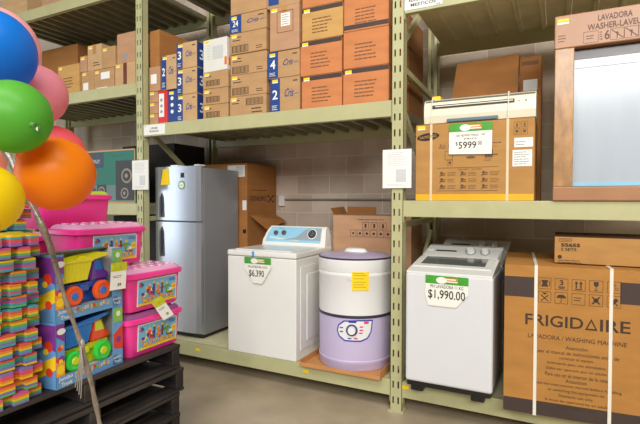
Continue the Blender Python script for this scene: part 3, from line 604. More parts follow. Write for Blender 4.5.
# --- white washer with blue film on console
wm_ = thing('washing_machine', 'white top load washer with pale blue film on its raised control panel', 'washing machine', (-2.205, 0.33, Bz))
x0, x1, y0, y1 = -2.547, -1.866, 0.0, 0.66; zt = 1.108
b = MB(); b.box((x0, y0, Bz), (x1, y1, 1.055), 0.008); b.build('body', ENAMEL, wm_)
b = MB()                                            # the pressed relief of the side panel
for (ya, yb, za, zb, o_) in ((0.07, 0.62, 0.30, 0.99, 0.004), (0.17, 0.56, 0.36, 0.92, 0.009)):
    b.box((x1-0.012, ya, za), (x1+o_, yb, zb), 0.0039 if o_ < .005 else 0.0085, 3)
b.build('side_panel', ENAMEL, wm_)
b = MB(); b.box((x0-0.003, y0-0.006, 1.058), (x1+0.003, y1, zt), 0.014, 3); b.build('top', ENAMEL, wm_)
b = MB(); b.box((x0+0.06, y0+0.03, zt-0.002), (x1-0.06, y1-0.19, zt+0.008), 0.006); b.build('lid', ENAMEL, wm_)
yc = y1-0.135; H = 0.178
front = [(yc, zt-0.002), (yc+0.012, zt+0.045), (yc+0.040, zt+0.120), (yc+0.062, zt+H-0.02), (yc+0.085, zt+H), (yc+0.125, zt+H-0.01), (y1-0.002, zt+0.10), (y1-0.002, zt-0.002)]
b = MB(); xa, xb = x0+0.004, x1-0.004
v0 = [b.bm.verts.new((xa+(0.0 if z < zt+0.06 else 0.055*(z-zt-0.06)/0.12), py, z)) for py, z in front]; v1 = [b.bm.verts.new((xb-(0.0 if z < zt+0.06 else 0.02*(z-zt-0.06)/0.12), py, z)) for py, z in front]
fs = [b.bm.faces.new(v0), b.bm.faces.new(v1[::-1])]+[b.bm.faces.new((v0[i], v0[(i+1) % 8], v1[(i+1) % 8], v1[i])) for i in range(8)]; bmesh.ops.recalc_face_normals(b.bm, faces=fs)
con = b.build('console', ENAMEL, wm_)
bpy.context.view_layer.update()
v = Vector((0, 0.050, 0.135)).normalized(); n = Vector(FX).cross(v); c0 = Vector(((xa+xb)/2, yc+0.034, zt+0.1)) + n*0.001
b = MB(); b.shape(c0, FX, v, [(-.305, -.072), (.285, -.072), (.278, .072), (-.255, .072), (-.29, .01)], 0.002); b.build('blue_film', mat('pale_blue_film', (150, 206, 232), 0.25), con)
b = MB(); b.shape(c0+n*0.0022, FX, v, [(.285, -.05), (.278, .068), (.16, .068), (.10, .045), (.06, .005), (.02, -.025), (-.06, -.042), (-.12, -.05)], 0.001); b.build('grey_sweep', mat('panel_grey', (152, 164, 172), 0.35), con)
b = MB(); b.shape(c0+n*0.0022, FX, v, [(-.26, -.026), (-.10, -.040), (.06, -.052), (.06, -.058), (-.10, -.050), (-.265, -.036)], 0.001); b.build('pale_streak', mat('cream_print', (236, 232, 196), 0.4), con)
for dx, dz_, r_ in ((-.20, 0.012, .022), (-.112, 0.016, .022)):
    b = MB(); b.disc(c0+Vector((dx, 0, 0))+v*dz_+n*0.002, r_+0.005, n, 0.002); b.mi = 1; b.disc(c0+Vector((dx, 0, 0))+v*dz_+n*0.004, r_, n, 0.016, r2=r_*0.85); b.build('knob', [GRAY, mat('chrome_knob', (128, 130, 134), 0.25, metal=0.7)], con)
b = MB(); q = c0+Vector((.19, 0, 0))+v*0.012; b.disc(q+n*0.003, 0.048, n, 0.002); b.mi = 1; b.disc(q+n*0.005, 0.040, n, 0.005); b.mi = 2; b.disc(q+n*0.01, 0.030, n, 0.022, r2=0.024); b.mi = 1; b.plate(q+n*0.032, FX, v, 0.006, 0.03, 0.003); b.build('dial', [WHITE, mat('dial_black', (40, 40, 44), 0.3), mat('chrome_knob', (128, 130, 134), 0.25, metal=0.7)], con)
b = MB(); b.text('Whirlpool', c0+Vector((-.15, 0, 0))+v*0.06, FX, v, h=0.012, w=0.06, off=0.003); b.build('lettering', INK, con)
b = MB(); b.plate((-2.278, y0-0.006, 1.083), FX, FZ, 0.022, 0.04, 0.002); b.build('blue_tape', mat('blue_tape', (70, 160, 220), 0.4), wm_)
# --- round lilac washer on a cardboard tray
b = MB(); tx, ty = -1.464, 0.275
for lo, hi in (((-1.80, -0.05, Bz), (-1.14, 0.594, Bz+0.006)), ((-1.80, -0.054, Bz), (-1.14, -0.049, Bz+0.03)), ((-1.804, -0.05, Bz), (-1.799, 0.594, Bz+0.045)), ((-1.141, -0.05, Bz), (-1.136, 0.594, Bz+0.06))): b.box(lo, hi)
o = b.build('cardboard_tray', board('tray_cardboard', (200, 142, 88)), None, (tx, ty, Bz)); tag(o, 'shallow cardboard tray under the round lilac washer', 'tray')
du = thing('washing_machine', 'round white and lilac washer with yellow sticker standing in a cardboard tray', 'washing machine', (tx, ty, Bz+0.007))
LIL = mat('lilac_plastic', (200, 188, 220), 0.35, var=0.02); WPL = mat('white_plastic', (234, 234, 232), 0.3, var=0.01)
r = 0.298; z0 = Bz+0.0075
b = MB(); b.lathe([(0, z0), (r-0.012, z0), (r-0.004, z0+0.012), (r-0.004, z0+0.05), (r, z0+0.056), (r, z0+0.075), (r-0.004, z0+0.08), (r-0.002, 0.64), (0, 0.64)], (tx, ty, 0), 72); b.build('lower_tub', LIL, du)
b = MB(); b.lathe([(r-0.002, 0.6405), (r+0.003, 0.6415), (r+0.003, 0.661), (r-0.002, 0.662)], (tx, ty, 0), 72); b.build('dark_belt', mat('navy_trim', (54, 52, 74), 0.4), du)
b = MB(); b.lathe([(0, 0.6625), (r-0.001, 0.6625), (r, 0.95), (r+0.003, 0.955), (r+0.003, 0.975), (r, 0.98), (r+0.004, 0.990), (r+0.005, 1.072), (r-0.004, 1.080), (0, 1.080)], (tx, ty, 0), 72); b.build('upper_tub', WPL, du)
b = MB(); b.lathe([(r-0.003, 1.0805), (r+0.003, 1.082), (r+0.003, 1.090), (r-0.006, 1.0915)], (tx, ty, 0), 72); b.build('dark_rim', mat('navy_trim', (54, 52, 74), 0.4), du)
b = MB(); b.lathe([(0, 1.082), (r-0.006, 1.092), (r-0.03, 1.101), (0.12, 1.116), (0, 1.120)], (tx, ty, 0), 72); lid = b.build('lid', mat('lid_lilac', (186, 172, 198), 0.35), du)
b = MB(); b.lathe([(0, 1.117), (0.10, 1.117), (0.085, 1.138), (0.06, 1.146), (0, 1.147)], (tx, ty, 0), 40, sy=0.55); b.build('lid_handle', WPL, lid)
def cyl_patch(mb, a0, a1, za, zb, rr, t=0.002, n=8, pts=None):          # label wrapped round the tub
    if pts is None: pts = [(-1, -1), (1, -1), (1, 1), (-1, 1)]
    ac_, zc = (a0+a1)/2, (za+zb)/2; ah, zh = (a1-a0)/2, (zb-za)/2
    def P3(u_, w_, r2): return (tx+r2*math.sin(ac_+u_*ah), ty-r2*math.cos(ac_+u_*ah), zc+w_*zh)
    sub = []
    for (a_, b_), (c_, d_) in zip(pts, pts[1:]+pts[:1]):
        for k in range(8): sub.append((a_+(c_-a_)*k/8, b_+(d_-b_)*k/8))
    m_ = len(sub); fs = []; rings = [[mb.bm.verts.new(P3(u_*q, w_*q, rr+t)) for u_, w_ in sub] for q in (1, .75, .5, .25)]
    fi = [mb.bm.verts.new(P3(u_, w_, rr-0.001)) for u_, w_ in sub]; co = mb.bm.verts.new(P3(0, 0, rr+t))
    for A_, B_ in zip([fi]+rings, rings):
        for i in range(m_): fs.append(mb.bm.faces.new((A_[i], A_[(i+1) % m_], B_[(i+1) % m_], B_[i])))
    for i in range(m_): fs.append(mb.bm.faces.new((co, rings[-1][i], rings[-1][(i+1) % m_])))
    mb._tag(fs); bmesh.ops.recalc_face_normals(mb.bm, faces=fs)
A0 = math.atan2(0-tx, 3.25+ty)                     # direction of the aisle side facing the viewer's path
b = MB(); cyl_patch(b, A0-0.10, A0+0.33, 0.855, 0.995, r+0.003, 0.002); b.mi = 1
for k, zz in enumerate((0.985, 0.97, 0.945, 0.92, 0.90, 0.882)): cyl_patch(b, A0-0.06, A0+0.20+0.05*(k % 2), zz-0.003, zz+0.002, r+0.0055, 0.0008)
b.build('yellow_sticker', [YEL, mat('ochre_print', (190, 150, 10), 0.5)], du)
b = MB(); cyl_patch(b, A0-0.22, A0-0.10, 0.955-0.035, 0.955-0.005, r+0.001, 0.001); b.build('grey_mark', mat('pale_grey_print', (208, 208, 208), 0.4), du)
tear = [(-.55, -1), (.35, -1), (.72, -.72), (.92, -.1), (1, .98), (.2, 1), (-.6, .9), (-.92, .45), (-1, -.1), (-.88, -.6)]
pc = A0+0.13-0.25; PA, PB, ZA, ZB = A0-0.50, A0+0.45, 0.468, 0.632
b = MB(); cyl_patch(b, PA, PB, ZA, ZB, r-0.002, 0.003, pts=tear); b.mi = 1; cyl_patch(b, PA+0.035, PB-0.035, ZA+0.010, ZB-0.010, r-0.001, 0.0035, pts=tear)
b.mi = 2
for da, zz in ((0.60, 0.575), (0.60, 0.55), (0.58, 0.528), (0.46, 0.487)): cyl_patch(b, PA+da, PA+da+0.09, zz, zz+0.010, r+0.002, 0.002)
cyl_patch(b, PB-0.24, PB-0.12, 0.603, 0.620, r+0.002, 0.002)
b.mi = 0
for da, zz in ((0.09, 0.565), (0.09, 0.535), (0.30, 0.487)): cyl_patch(b, PA+da, PA+da+0.09, zz, zz+0.008, r+0.002, 0.002)
cyl_patch(b, PA+0.32, PA+0.52, 0.610, 0.622, r+0.002, 0.002)
b.build('control_panel', [mat('panel_blue', (44, 60, 160), 0.4), WPL, mat('magenta_print', (222, 50, 130), 0.4)], du)
aa = (PA+PB)/2-0.07; q = Vector((tx+(r+0.003)*math.sin(aa), ty-(r+0.003)*math.cos(aa), 0.555)); n = Vector((math.sin(aa), -math.cos(aa), 0))
b = MB(); b.disc(q, 0.044, n, 0.006); b.mi = 1; b.disc(q+n*0.006, 0.032, n, 0.022, r2=0.028); b.build('dial', [mat('dial_navy', (60, 66, 120), 0.4), WPL], du)
# --- open carton with symbols behind
c = carton('tan carton printed with handling symbols behind the round lilac washer', -1.862, -1.12, 0.68, 1.02, Bz, 1.400, PINKB, None, name='appliance_carton', flaps=False)
b = MB()
for k in range(6): b.frame((-1.66+k*0.066, 0.68, 1.235), FX, FZ, 0.054, 0.06, 0.003); b.circ((-1.66+k*0.066, 0.68, 1.235), FX, FZ, 0.013, 0.001, 4+k)
for k in range(3): b.frame((-1.54+k*0.082, 0.68, 1.305), FX, FZ, 0.06, 0.06, 0.003); b.plate((-1.54+k*0.082, 0.68, 1.305), FX, FZ, 0.018, 0.035)
b.lines((-1.46, 0.68, 1.36), FX, FZ, 0.32, 0.015, 1, 3); b.build('printing', INK, c[0])
b = MB(); b.prism([(-1.86, 1.0, 1.398), (-1.56, 1.0, 1.398), (-1.56, 1.012, 1.47), (-1.86, 1.012, 1.47)], (0, 0.005, 0)); b.build('open_flap', BRN, c[0])
b = MB(); b.prism([(-1.86, 0.685, 1.398), (-1.86, 1.0, 1.398), (-1.90, 1.0, 1.47), (-1.90, 0.70, 1.46)], (0.004, 0, 0)); b.build('open_flap', BRN, c[0])
# --- outlet and conduit on the wall
ou = thing('outlet_box', 'white electrical outlet box on the block wall with a grey conduit running right', 'outlet', (-2.785, 1.30, 1.47))
b = MB(); b.box((-2.820, 1.262, 1.465), (-2.748, 1.2995, 1.585), 0.006); b.build('box', ENAMEL, ou)
b = MB(); b.tube([(-2.747, 1.285, 1.540), (-2.0, 1.285, 1.540), (-1.0, 1.285, 1.540), (-0.2, 1.285, 1.540)], 0.011, 10)
b.build('conduit', mat('conduit_grey', (150, 148, 144), 0.4, metal=0.4), ou)

# ================================================================ far left bay, middle shelf: teal carton
c = carton('teal carton with a stereo picture on the far left shelf behind the orange balloon', -4.98, -3.752, 0.08, 0.19, 1.502, 2.045, mat('teal_print', (44, 116, 100), 0.5, var=0.05), None)
t = c[0]; y = 0.08
b = MB(); b.plate((-4.37, y, 2.037), FX, FZ, 1.22, 0.014); b.plate((-4.37, y, 1.508), FX, FZ, 1.22, 0.012); b.plate((-3.757, y, 1.775), FX, FZ, 0.012, 0.53); b.build('edge', LIGHT, t)
b = MB(); b.plate((-4.33, y, 1.945), FX, FZ, 0.24, 0.16); b.mi = 1; b.text('SONY', (-4.34, y-0.0012, 1.93), FX, FZ, h=0.045, w=0.16, off=0.002); b.build('logo_panel', [mat('slate_print', (66, 78, 92), 0.5), mat('pale_grey_print', (208, 208, 208), 0.4)], t)
b = MB(); b.plate((-4.37, y, 1.60), FX, FZ, 1.2, 0.17)
b.mi = 1
for xx, w_, h_ in ((-4.62, .16, .2), (-4.40, .13, .12), (-4.24, .14, .16), (-3.90, .26, .40)): b.plate((xx, y, 1.53+h_/2), FX, FZ, w_, h_, 0.002)
b.mi = 2
for xx, zz, r_ in ((-3.87, 1.775, .075), (-3.90, 1.60, .055), (-4.24, 1.62, .05), (-4.62, 1.63, .06), (-4.40, 1.58, .035)): b.circ((xx, y-0.002, zz), FX, FZ, r_, 0.002, 24)
b.mi = 1
for xx, zz, r_ in ((-3.87, 1.775, .055), (-3.90, 1.60, .04), (-4.24, 1.62, .035), (-4.62, 1.63, .045)): b.circ((xx, y-0.004, zz), FX, FZ, r_, 0.002, 24)
b.mi = 2
for xx, zz, r_ in ((-3.87, 1.775, .022), (-3.90, 1.60, .018), (-4.24, 1.62, .015), (-4.62, 1.63, .02)): b.circ((xx, y-0.006, zz), FX, FZ, r_, 0.002, 18)
b.build('stereo_picture', [mat('grey_teal_print', (104, 128, 126), 0.5), mat('charcoal_print', (62, 62, 64), 0.5), mat('bronze_print', (150, 138, 118), 0.45)], t)
b = MB(); b.text('SONY', (-4.0, y, 1.93), FX, FZ, h=0.02, w=0.06) if False else b.lines((-3.98, y, 1.98), FX, FZ, 0.3, 0.02, 1, 3); b.build('printing', mat('deep_teal', (34, 100, 92), 0.5), t)

# ================================================================ papers and shelf labels
LOGO_G = mat('tag_green', (70, 160, 50), 0.45, var=0.15, vscale=20); LOGO_O = mat('tag_orange', (214, 130, 40), 0.45); PAPERC = mat('tag_card', (242, 240, 230), 0.45, var=0.01)
def price_tag(label, x0, x1, y, zt, zb, shape, lines, tilt=0.0):
    t = thing('price_tag', label, 'price tag', ((x0+x1)/2, y, zb), 'hanging price tags'); w_, h = x1-x0, zt-zb; c0 = Vector(((x0+x1)/2, y, (zt+zb)/2))
    b = MB(); b.shape(c0, FX, FZ, [(a*w_/2, q*h/2) for a, q in shape], 0.002); b.build('card', PAPERC, t)
    b = MB(); b.plate(c0+Vector((0, -0.002, h/2-0.0275)), FX, FZ, w_, 0.055, 0.001); b.mi = 1; b.circ(c0+Vector((-w_*0.12, -0.003, h/2-0.03)), FX, FZ, 0.035, 0.001, 24, 0.022); b.mi = 2; b.plate(c0+Vector((w_*0.08, -0.003, h/2-0.027)), FX, FZ, 0.10, 0.03, 0.0008)
    b.mi = 1; b.plate(c0+Vector((w_*0.09, -0.0038, h/2-0.021)), FX, FZ, 0.07, 0.008, 0.0008); b.plate(c0+Vector((w_*0.10, -0.0038, h/2-0.036)), FX, FZ, 0.085, 0.007, 0.0008); b.build('green_header', [LOGO_G, PAPERC, LOGO_O], t)
    b = MB()
    for s_, dx, dz, w2, h2 in lines: b.text(s_, c0+Vector((dx, -0.002, dz)), FX, FZ, h=h2, w=w2, bold=0.008 if h2 > .03 else 0)
    b.build('lettering', BLACK, t)
    if tilt: t.rotation_euler.y = R(tilt)
    return t
price_tag('price tag reading $1,990.00 hanging on the front glass lid washer', -0.790, -0.512, -0.136, 1.035, 0.832, [(-1, 1), (1, 1), (1, -.1), (.45, -1), (-.85, -1), (-1, -.4)],
          [('MH LAVADORA 11 KG', 0.0, 0.030, 0.215, 0.022), ('$1,990.00', 0.0, -0.026, 0.24, 0.066)], tilt=0.5)
price_tag('price tag reading $6,390 hanging on the blue film washer front', -2.360, -2.096, -0.012, 1.055, 0.838, [(-1, 1), (1, 1), (1, .25), (.35, -1), (-.3, -1), (-1, .1)],
          [('MH LAVADORA 16 KG', 0.0, 0.030, 0.19, 0.018), ('$6,390', -0.01, -0.028, 0.15, 0.062)])
tag_ = price_tag('price tag reading $5999.00 hung over the SAMSUNG carton below the air conditioner', -0.672, -0.393, 0.010, 2.050, 1.838, [(-1, 1), (1, 1), (.98, -1), (-1, -.92)],
          [('AIR ADVENT MAXX 1 HP', 0.0, 0.025, 0.185, 0.014), ('FRIO', 0.0, 0.002, 0.08, 0.010), ('$', -0.088, -0.030, 0.014, 0.026), ('5999', -0.018, -0.040, 0.115, 0.046), ('00', 0.062, -0.030, 0.026, 0.026)])
def sheet(label, x0, x1, zb, zt, y, seed):
    t = thing('paper_sheet', label, 'paper notice', ((x0+x1)/2, y, zb), 'sheets hung on the posts')
    b = MB(); b.plate(((x0+x1)/2, y, (zb+zt)/2), FX, FZ, x1-x0, zt-zb, 0.002); b.build('paper', WHITE, t)
    b = MB(); xc = (x0+x1)/2; zc = (zb+zt)/2; b.lines((xc, y-0.002, zc+0.07), FX, FZ, 0.15, 0.10, 8, seed); b.plate((xc+0.03, y-0.002, zc-0.05), FX, FZ, 0.075, 0.09, 0.0006); b.lines((xc, y-0.002, zc-0.115), FX, FZ, 0.15, 0.02, 2, seed+1)
    b.build('printing', mat('pale_grey_print', (208, 208, 208), 0.4), t)
    b = MB(); b.tube([(xc, y+0.002, zt-0.01), (xc, y+0.012, zt+0.02), (xc, -0.004, zt+0.03)], 0.002, 6); b.build('hanging_tie', STRAP, t)
sheet('white printed sheet hung on the middle slotted post', -1.137, -0.925, 1.620, 1.895, -0.014, 3)
sheet('white printed sheet hung on the far slotted post beside the teal carton', -3.685, -3.470, 1.630, 1.912, -0.014, 6)
def shelf_label(label, x0, x1, z0, z1, lines):
    t = thing('shelf_label', label, 'sign', ((x0+x1)/2, 0, z0)); b = MB(); b.plate(((x0+x1)/2, 0.0005, (z0+z1)/2), FX, FZ, x1-x0, z1-z0, 0.002); b.build('card', WHITE, t)
    b = MB()
    for s_, dx, dz, w_, h_ in lines: b.text(s_, ((x0+x1)/2+dx, -0.0015, (z0+z1)/2+dz), FX, FZ, h=h_, w=w_, bold=0.01)
    b.build('lettering', BLACK, t)
shelf_label('white shelf label reading LINEA BLANCA on the beam beside the far post', -3.540, -3.268, 2.148, 2.242, [('LINEA', 0, 0.014, 0.09, 0.018), ('BLANCA', 0, -0.014, 0.115, 0.018), ('A1', -0.115, 0.034, 0.02, 0.008)])
shelf_label('white shelf label reading ELECTRODO-MESTICOS on the top right beam', -0.987, -0.722, 2.868, 2.964, [('ELECTRODO-', 0.0, 0.017, 0.20, 0.022), ('MESTICOS', 0.0, -0.018, 0.175, 0.022), ('A2', 0.105, -0.040, 0.03, 0.008)])

# ================================================================ pallets
PALM = mat('black_pallet_wood', (56, 50, 47), 0.55, var=0.7, vscale=9, bump=0.12, bscale=16, stretch=(1, 0.25, 1)); BROKE = mat('worn_pallet_wood', (112, 78, 48), 0.75, var=0.3, vscale=8, stretch=(1, 0.3, 1))
def make_pallet(label, dx, dy, z0, worn, rot=0):
    t = thing('pallet', label, 'pallet', (-2.46+dx, -1.77+dy, z0), 'black pallets in one stack')
    xa, xb, ya, yb = -2.96+dx, -1.965+dx, -2.37+dy, -1.185+dy; ph = 0.134
    for i in range(7):                                # top boards run along the stack's long side
        x_ = xa+i*(xb-xa-0.11)/6; b = MB(); b.box((x_, ya, z0+ph-0.021), (x_+0.11, yb, z0+ph), 0.003, 1); b.build('top_board', PALM, t)
    for i in range(3):
        x_ = xa+i*(xb-xa-0.10)/2; b = MB(); b.box((x_, ya, z0), (x_+0.10, yb, z0+0.019), 0.003, 1); b.build('bottom_board', PALM if i < 2 else PALM, t)
    for i in range(3):
        y_ = ya+i*(yb-ya-0.06)/2
        b = MB(); b.box((xa+0.004, y_, z0+0.0195), (xb-0.004, y_+0.06, z0+ph-0.0215), 0.004, 1); b.build('stringer', BROKE if (worn and i == 1) else PALM, t)
    if rot: t.rotation_euler.z = R(rot)
for i in range(5):
    make_pallet(('black wooden pallet at the bottom of the stack on the floor', 'black wooden pallet second from the floor', 'black wooden pallet in the middle of the stack with bare worn wood', 'black wooden pallet just below the topmost pallet', 'topmost black wooden pallet carrying the toys')[i],
                (0, -0.012, 0.004, 0.015, 0)[i], (0.0, 0.012, -0.01, 0.014, 0)[i], i*0.1385, i in (1, 2), (0, 0.5, -0.6, 0.4, 0)[i])
Pz = 4*0.1385+0.1345

# ================================================================ foam mats
FC = [mat('foam_'+n_, c_, 0.8, var=0.05, vscale=25, spec=0.2) for n_, c_ in (('salmon', (226, 92, 82)), ('orange', (236, 136, 56)), ('yellow', (230, 194, 44)), ('green', (98, 178, 116)), ('lilac', (132, 116, 180)), ('teal', (80, 160, 172)), ('pink', (206, 94, 142)))]
def mat_outline(x0, x1, y0, y1, ph, p=0.078, d=0.03):
    pts = []                                          # jigsaw edge all round: alternating tabs
    def edge(a, e, nrm):
        a, e = Vector(a), Vector(e); L = (e-a).length; n_ = int(L/p); dirv = (e-a)/L; nrm = Vector(nrm)
        for i in range(n_):
            s0 = (i+ph*0.5)*L/n_ % L
        ks = [((i+0.5*ph)*L/n_, (i+0.5*ph+0.58)*L/n_) for i in range(-1, n_+1)]
        for s0, s1 in ks:
            s0, s1 = max(s0, 0.004), min(s1, L-0.004)
            if s1-s0 < 0.01: continue
            pts.extend([a+dirv*s0, a+dirv*s0+nrm*d, a+dirv*s1+nrm*d, a+dirv*s1])
    edge((x1-d, y0+d, 0), (x1-d, y1-d, 0), (1, 0, 0)); edge((x1-d, y1-d, 0), (x0+d, y1-d, 0), (0, 1, 0)); edge((x0+d, y1-d, 0), (x0+d, y0+d, 0), (-1, 0, 0)); edge((x0+d, y0+d, 0), (x1-d, y0+d, 0), (0, -1, 0))
    return pts
ORD = [(4, 3, 2, 1, 6), (3, 4, 2, 1, 0), (2, 1, 0, 6, 4), (2, 4, 5, 3, 0), (4, 5, 2, 1, 0)]
def foam_pack(label, x0, x1, y0, y1, z, k, group, nm=5, th=0.0092):
    t = thing('foam_mat_pack', label, 'foam mats', ((x0+x1)/2, (y0+y1)/2, z), group)
    pts = mat_outline(x0, x1, y0, y1, k % 2)
    for i in range(nm):
        b = MB(); b.prism([(p.x, p.y, z+i*th) for p in pts], (0, 0, th-0.0006)); b.build('foam_mat', FC[(ORD[k % 5][i % 5]+k//5) % 7], t)
NR = 14
ordw = ['lowest', 'second', 'third', 'fourth', 'fifth', 'sixth', 'seventh', 'eighth', 'ninth', 'tenth', 'eleventh', 'twelfth', 'thirteenth', 'topmost']
for k in range(NR):
    s = random.uniform(-0.008, 0.008)
    foam_pack(('striped jigsaw foam mat pack, %s in the front stack beside the toy trucks' % ordw[k]) if k in (0, NR-1) else ('striped jigsaw foam mat pack, %s up from the pallet in the front stack' % ordw[k]), -2.195+s, -1.962+s, -2.365, -1.992+s*0.6, Pz+0.0005+k*0.0502, k, 'foam mat packs in the front stack')
for k in range(17):
    s = random.uniform(-0.01, 0.01)
    foam_pack('pale jigsaw foam mat pack, %s in the taller stack behind the front foam stack' % (ordw+['fifteenth', 'sixteenth', 'uppermost'])[k].replace('topmost', 'fourteenth'), -2.56+s, -2.218+s, -2.23, -1.875+s, Pz+0.0005+k*0.0502, k+3, 'foam mat packs in the back stack')

# ================================================================ toy truck boxes
PAN_ = dict(blue=mat('box_sky_blue', (104, 160, 214), 0.35, var=0.1, vscale=8), purple=mat('box_purple', (128, 60, 150), 0.35), orange=mat('box_orange', (246, 160, 50), 0.35), yellow=mat('box_yellow', (250, 214, 40), 0.35), red=mat('box_red', (226, 66, 44), 0.35), green=mat('box_green', (140, 200, 70), 0.35), navy=mat('box_navy', (56, 66, 150), 0.35), grey=mat('box_inside_grey', (196, 194, 186), 0.6), white=WHITE, tealc=mat('box_teal_inside', (88, 130, 116), 0.6))
def plast(n_, c_): return mat('toy_'+n_, c_, 0.25, var=0.0, coat=0.3)
def toy_box(label, z0, cols, tagname):
    x1 = -1.984; x0 = -2.125; y0, y1 = -1.956, -1.566; h = 0.298; z1 = z0+h
    t = thing('toy_truck_box', label, 'toy box', ((x0+x1)/2, (y0+y1)/2, z0), 'boxed toy trucks')
    q = 0.004
    b = MB(); b.box((x0, y0, z0), (x1, y1, z0+q)); b.mi = 1; b.box((x0, y0, z0+q), (x0+q, y1, z1)); b.box((x0, y0, z1-q), (x1-0.06, y1, z1)) if False else None
    b.mi = 0; b.box((x0+q, y0, z0+q), (x1, y0+q, z1)); b.mi = 1; b.box((x0+q, y1-q, z0+q), (x1-0.002, y1, z1)); b.box((x0+q, y0+q, z0+0.042), (x1-0.004, y1-q, z0+0.0465))
    b.build('carton', [PAN_['blue'], PAN_['grey']], t)
    LP = 0.043; RP = 0.030; BP = 0.052
    b = MB(); b.box((x1-0.003, y0, z0+q), (x1, y0+LP, z1)); b.box((x1-0.003, y0+LP, z0+q), (x1, y1-RP, z0+BP)); b.box((x1-0.003, y1-RP-0.035, z0+q), (x1, y1, z1)); fr_ = b.build('front_frame', PAN_['blue'], t)
    bpy.context.view_layer.update()
    W = lambda yy, zz: (x1, y0+yy, z0+zz)
    b = MB()                                           # printed art of the left strip, base strip and side
    pal = ['purple', 'orange', 'yellow', 'red', 'green', 'navy', 'white']; ms = [PAN_[k] for k in pal]
    b.mi = 0; b.shape(W(0, 0), SY, FZ, [(0.0, .235), (LP, .205), (LP, .288), (0.0, .288)])
    b.mi = 6; b.circ(W(.026, .255), SY, FZ, .022, .002, 14, .014)
    b.mi = 3; b.circ(W(.020, .180), SY, FZ, .015, .0015, 12, .011); b.mi = 1; b.circ(W(.030, .186), SY, FZ, .008, .002, 10)
    b.mi = 1; b.shape(W(0, 0), SY, FZ, [(0.0, .055), (LP, .055), (LP, .118), (0.03, .110), (0.0, .135)])
    b.mi = 3; b.circ(W(.016, .130), SY, FZ, .018, .002, 12, .014); b.mi = 0; b.circ(W(.028, .133), SY, FZ, .014, .0022, 12); b.mi = 2; b.circ(W(.022, .122), SY, FZ, .010, .0026, 12)
    b.mi = 2; b.shape(W(.0225, .084), SY, FZ, [((0.021 if i % 2 else 0.015)*math.cos(i*math.pi/12), (0.024 if i % 2 else 0.017)*math.sin(i*math.pi/12)) for i in range(24)], .003)
    b.mi = 4; b.plate(W(.39-.0325, .255), SY, FZ, .062, .07); b.mi = 6; b.circ(W(.36, .262), SY, FZ, .014, .002); b.mi = 3; b.shape(W(0, 0), SY, FZ, [(.328, .09), (.389, .075), (.389, .20), (.328, .16)]); b.mi = 0; b.circ(W(.36, .13), SY, FZ, .016, .002, 10)
    b.mi = 6; b.text('Jumbo', W(.046, .040), SY, FZ, h=.022, w=.075, bold=.02, off=.003); b.text('Truck', W(.052, .016), SY, FZ, h=.018, w=.06, bold=.02, off=.003)
    b.text('Jumbo', W(.350, .040), SY, FZ, h=.016, w=.055, bold=.02, off=.003); b.text('Truck', W(.352, .020), SY, FZ, h=.014, w=.045, bold=.02, off=.003)
    word = 'Camion plastico'; yy = .100
    for i, ch in enumerate(word):
        if ch == ' ': yy += .008; continue
        b.mi = (2, 3, 4, 1, 6, 2, 1)[i % 7]; b.text(ch, W(yy, .036+.004*math.sin(i*1.7)), SY, FZ, h=.026 if i in (0, 7) else .018, w=.012, bold=.03, off=.003); yy += .0142
    # left side face (towards the viewer)
    b.mi = 0; b.shape((x0, y0, z0), FX, FZ, [(.138, .285), (.02, .285), (.04, .20), (.138, .17)]); b.mi = 3; b.circ((x0+.095, y0, z0+.19), FX, FZ, .026, .002, 12); b.mi = 2; b.circ((x0+.08, y0, z0+.165), FX, FZ, .015, .003, 8)
    b.mi = 2; b.shape((x0, y0, z0), FX, FZ, [(.138, .09), (.138, .15), (.015, .10), (.015, .03)]); b.mi = 3; b.circ((x0+.10, y0, z0+.075), FX, FZ, .02, .003, 10)
    b.build('printed_art', ms, fr_)
    b = MB(); b.prism([(x0+.002, y0+.002, z1-.004), (x0+.002, y1-.002, z1-.004), (x0-0.0+.002, y1-.002, z1), (x0+.002, y0+.002, z1)], (0.05, 0, 0)); b.build('top_flap', PAN_['tealc'], t)
    # --- the toy dump truck, nose towards +Y
    tr = thing('toy_truck', 'toy dump truck with '+tagname, 'toy truck', (-2.085, -1.75, z0+.009), 'toy dump trucks'); cx = -2.078; zb = z0+.0645; ys = -1.868
    WW = 0.055
    b = MB(); b.box((cx-.035, ys-.005, zb+.012), (cx+.038, -1.606, zb+.048), .008, 2); b.box((cx+.02, ys+.085, zb+.004), (cx+.055, ys+.135, zb+.04), .006); b.box((cx-.03, ys+.02, z0+.010), (cx+.02, -1.62, zb+.014)); b.build('chassis', cols['chassis'], tr)
    b = MB(); prof = [(-1.720, zb+.049), (-1.603, zb+.049), (-1.606, zb+.082), (-1.632, zb+.096), (-1.655, zb+.155), (-1.675, zb+.165), (-1.705, zb+.155)]
    b.prism([(cx-.045, y_, z_) for y_, z_ in prof], (.09, 0, 0)); bmesh.ops.bevel(b.bm, geom=list(b.bm.edges), offset=.006, segments=2, affect='EDGES'); b.build('cab', cols['cab'], tr)
    b = MB(); b.prism([(cx+.0455, -1.640, zb+.098), (cx+.0455, -1.694, zb+.100), (cx+.0455, -1.694, zb+.150), (cx+.0455, -1.660, zb+.150)], (.002, 0, 0)); b.prism([(cx-.038, -1.630, zb+.099), (cx+.038, -1.630, zb+.099), (cx+.038, -1.6515, zb+.153), (cx-.038, -1.6515, zb+.153)], (0, .002, .001)); b.build('window', cols['window'], tr)
    b = MB(); B = [(ys-.012, zb+.062), (ys+.120, zb+.062), (ys+.150, zb+.155), (ys+.250, zb+.174), (ys+.250, zb+.186), (ys+.14, zb+.180), (ys+.02, zb+.165), (ys-.045, zb+.158)]
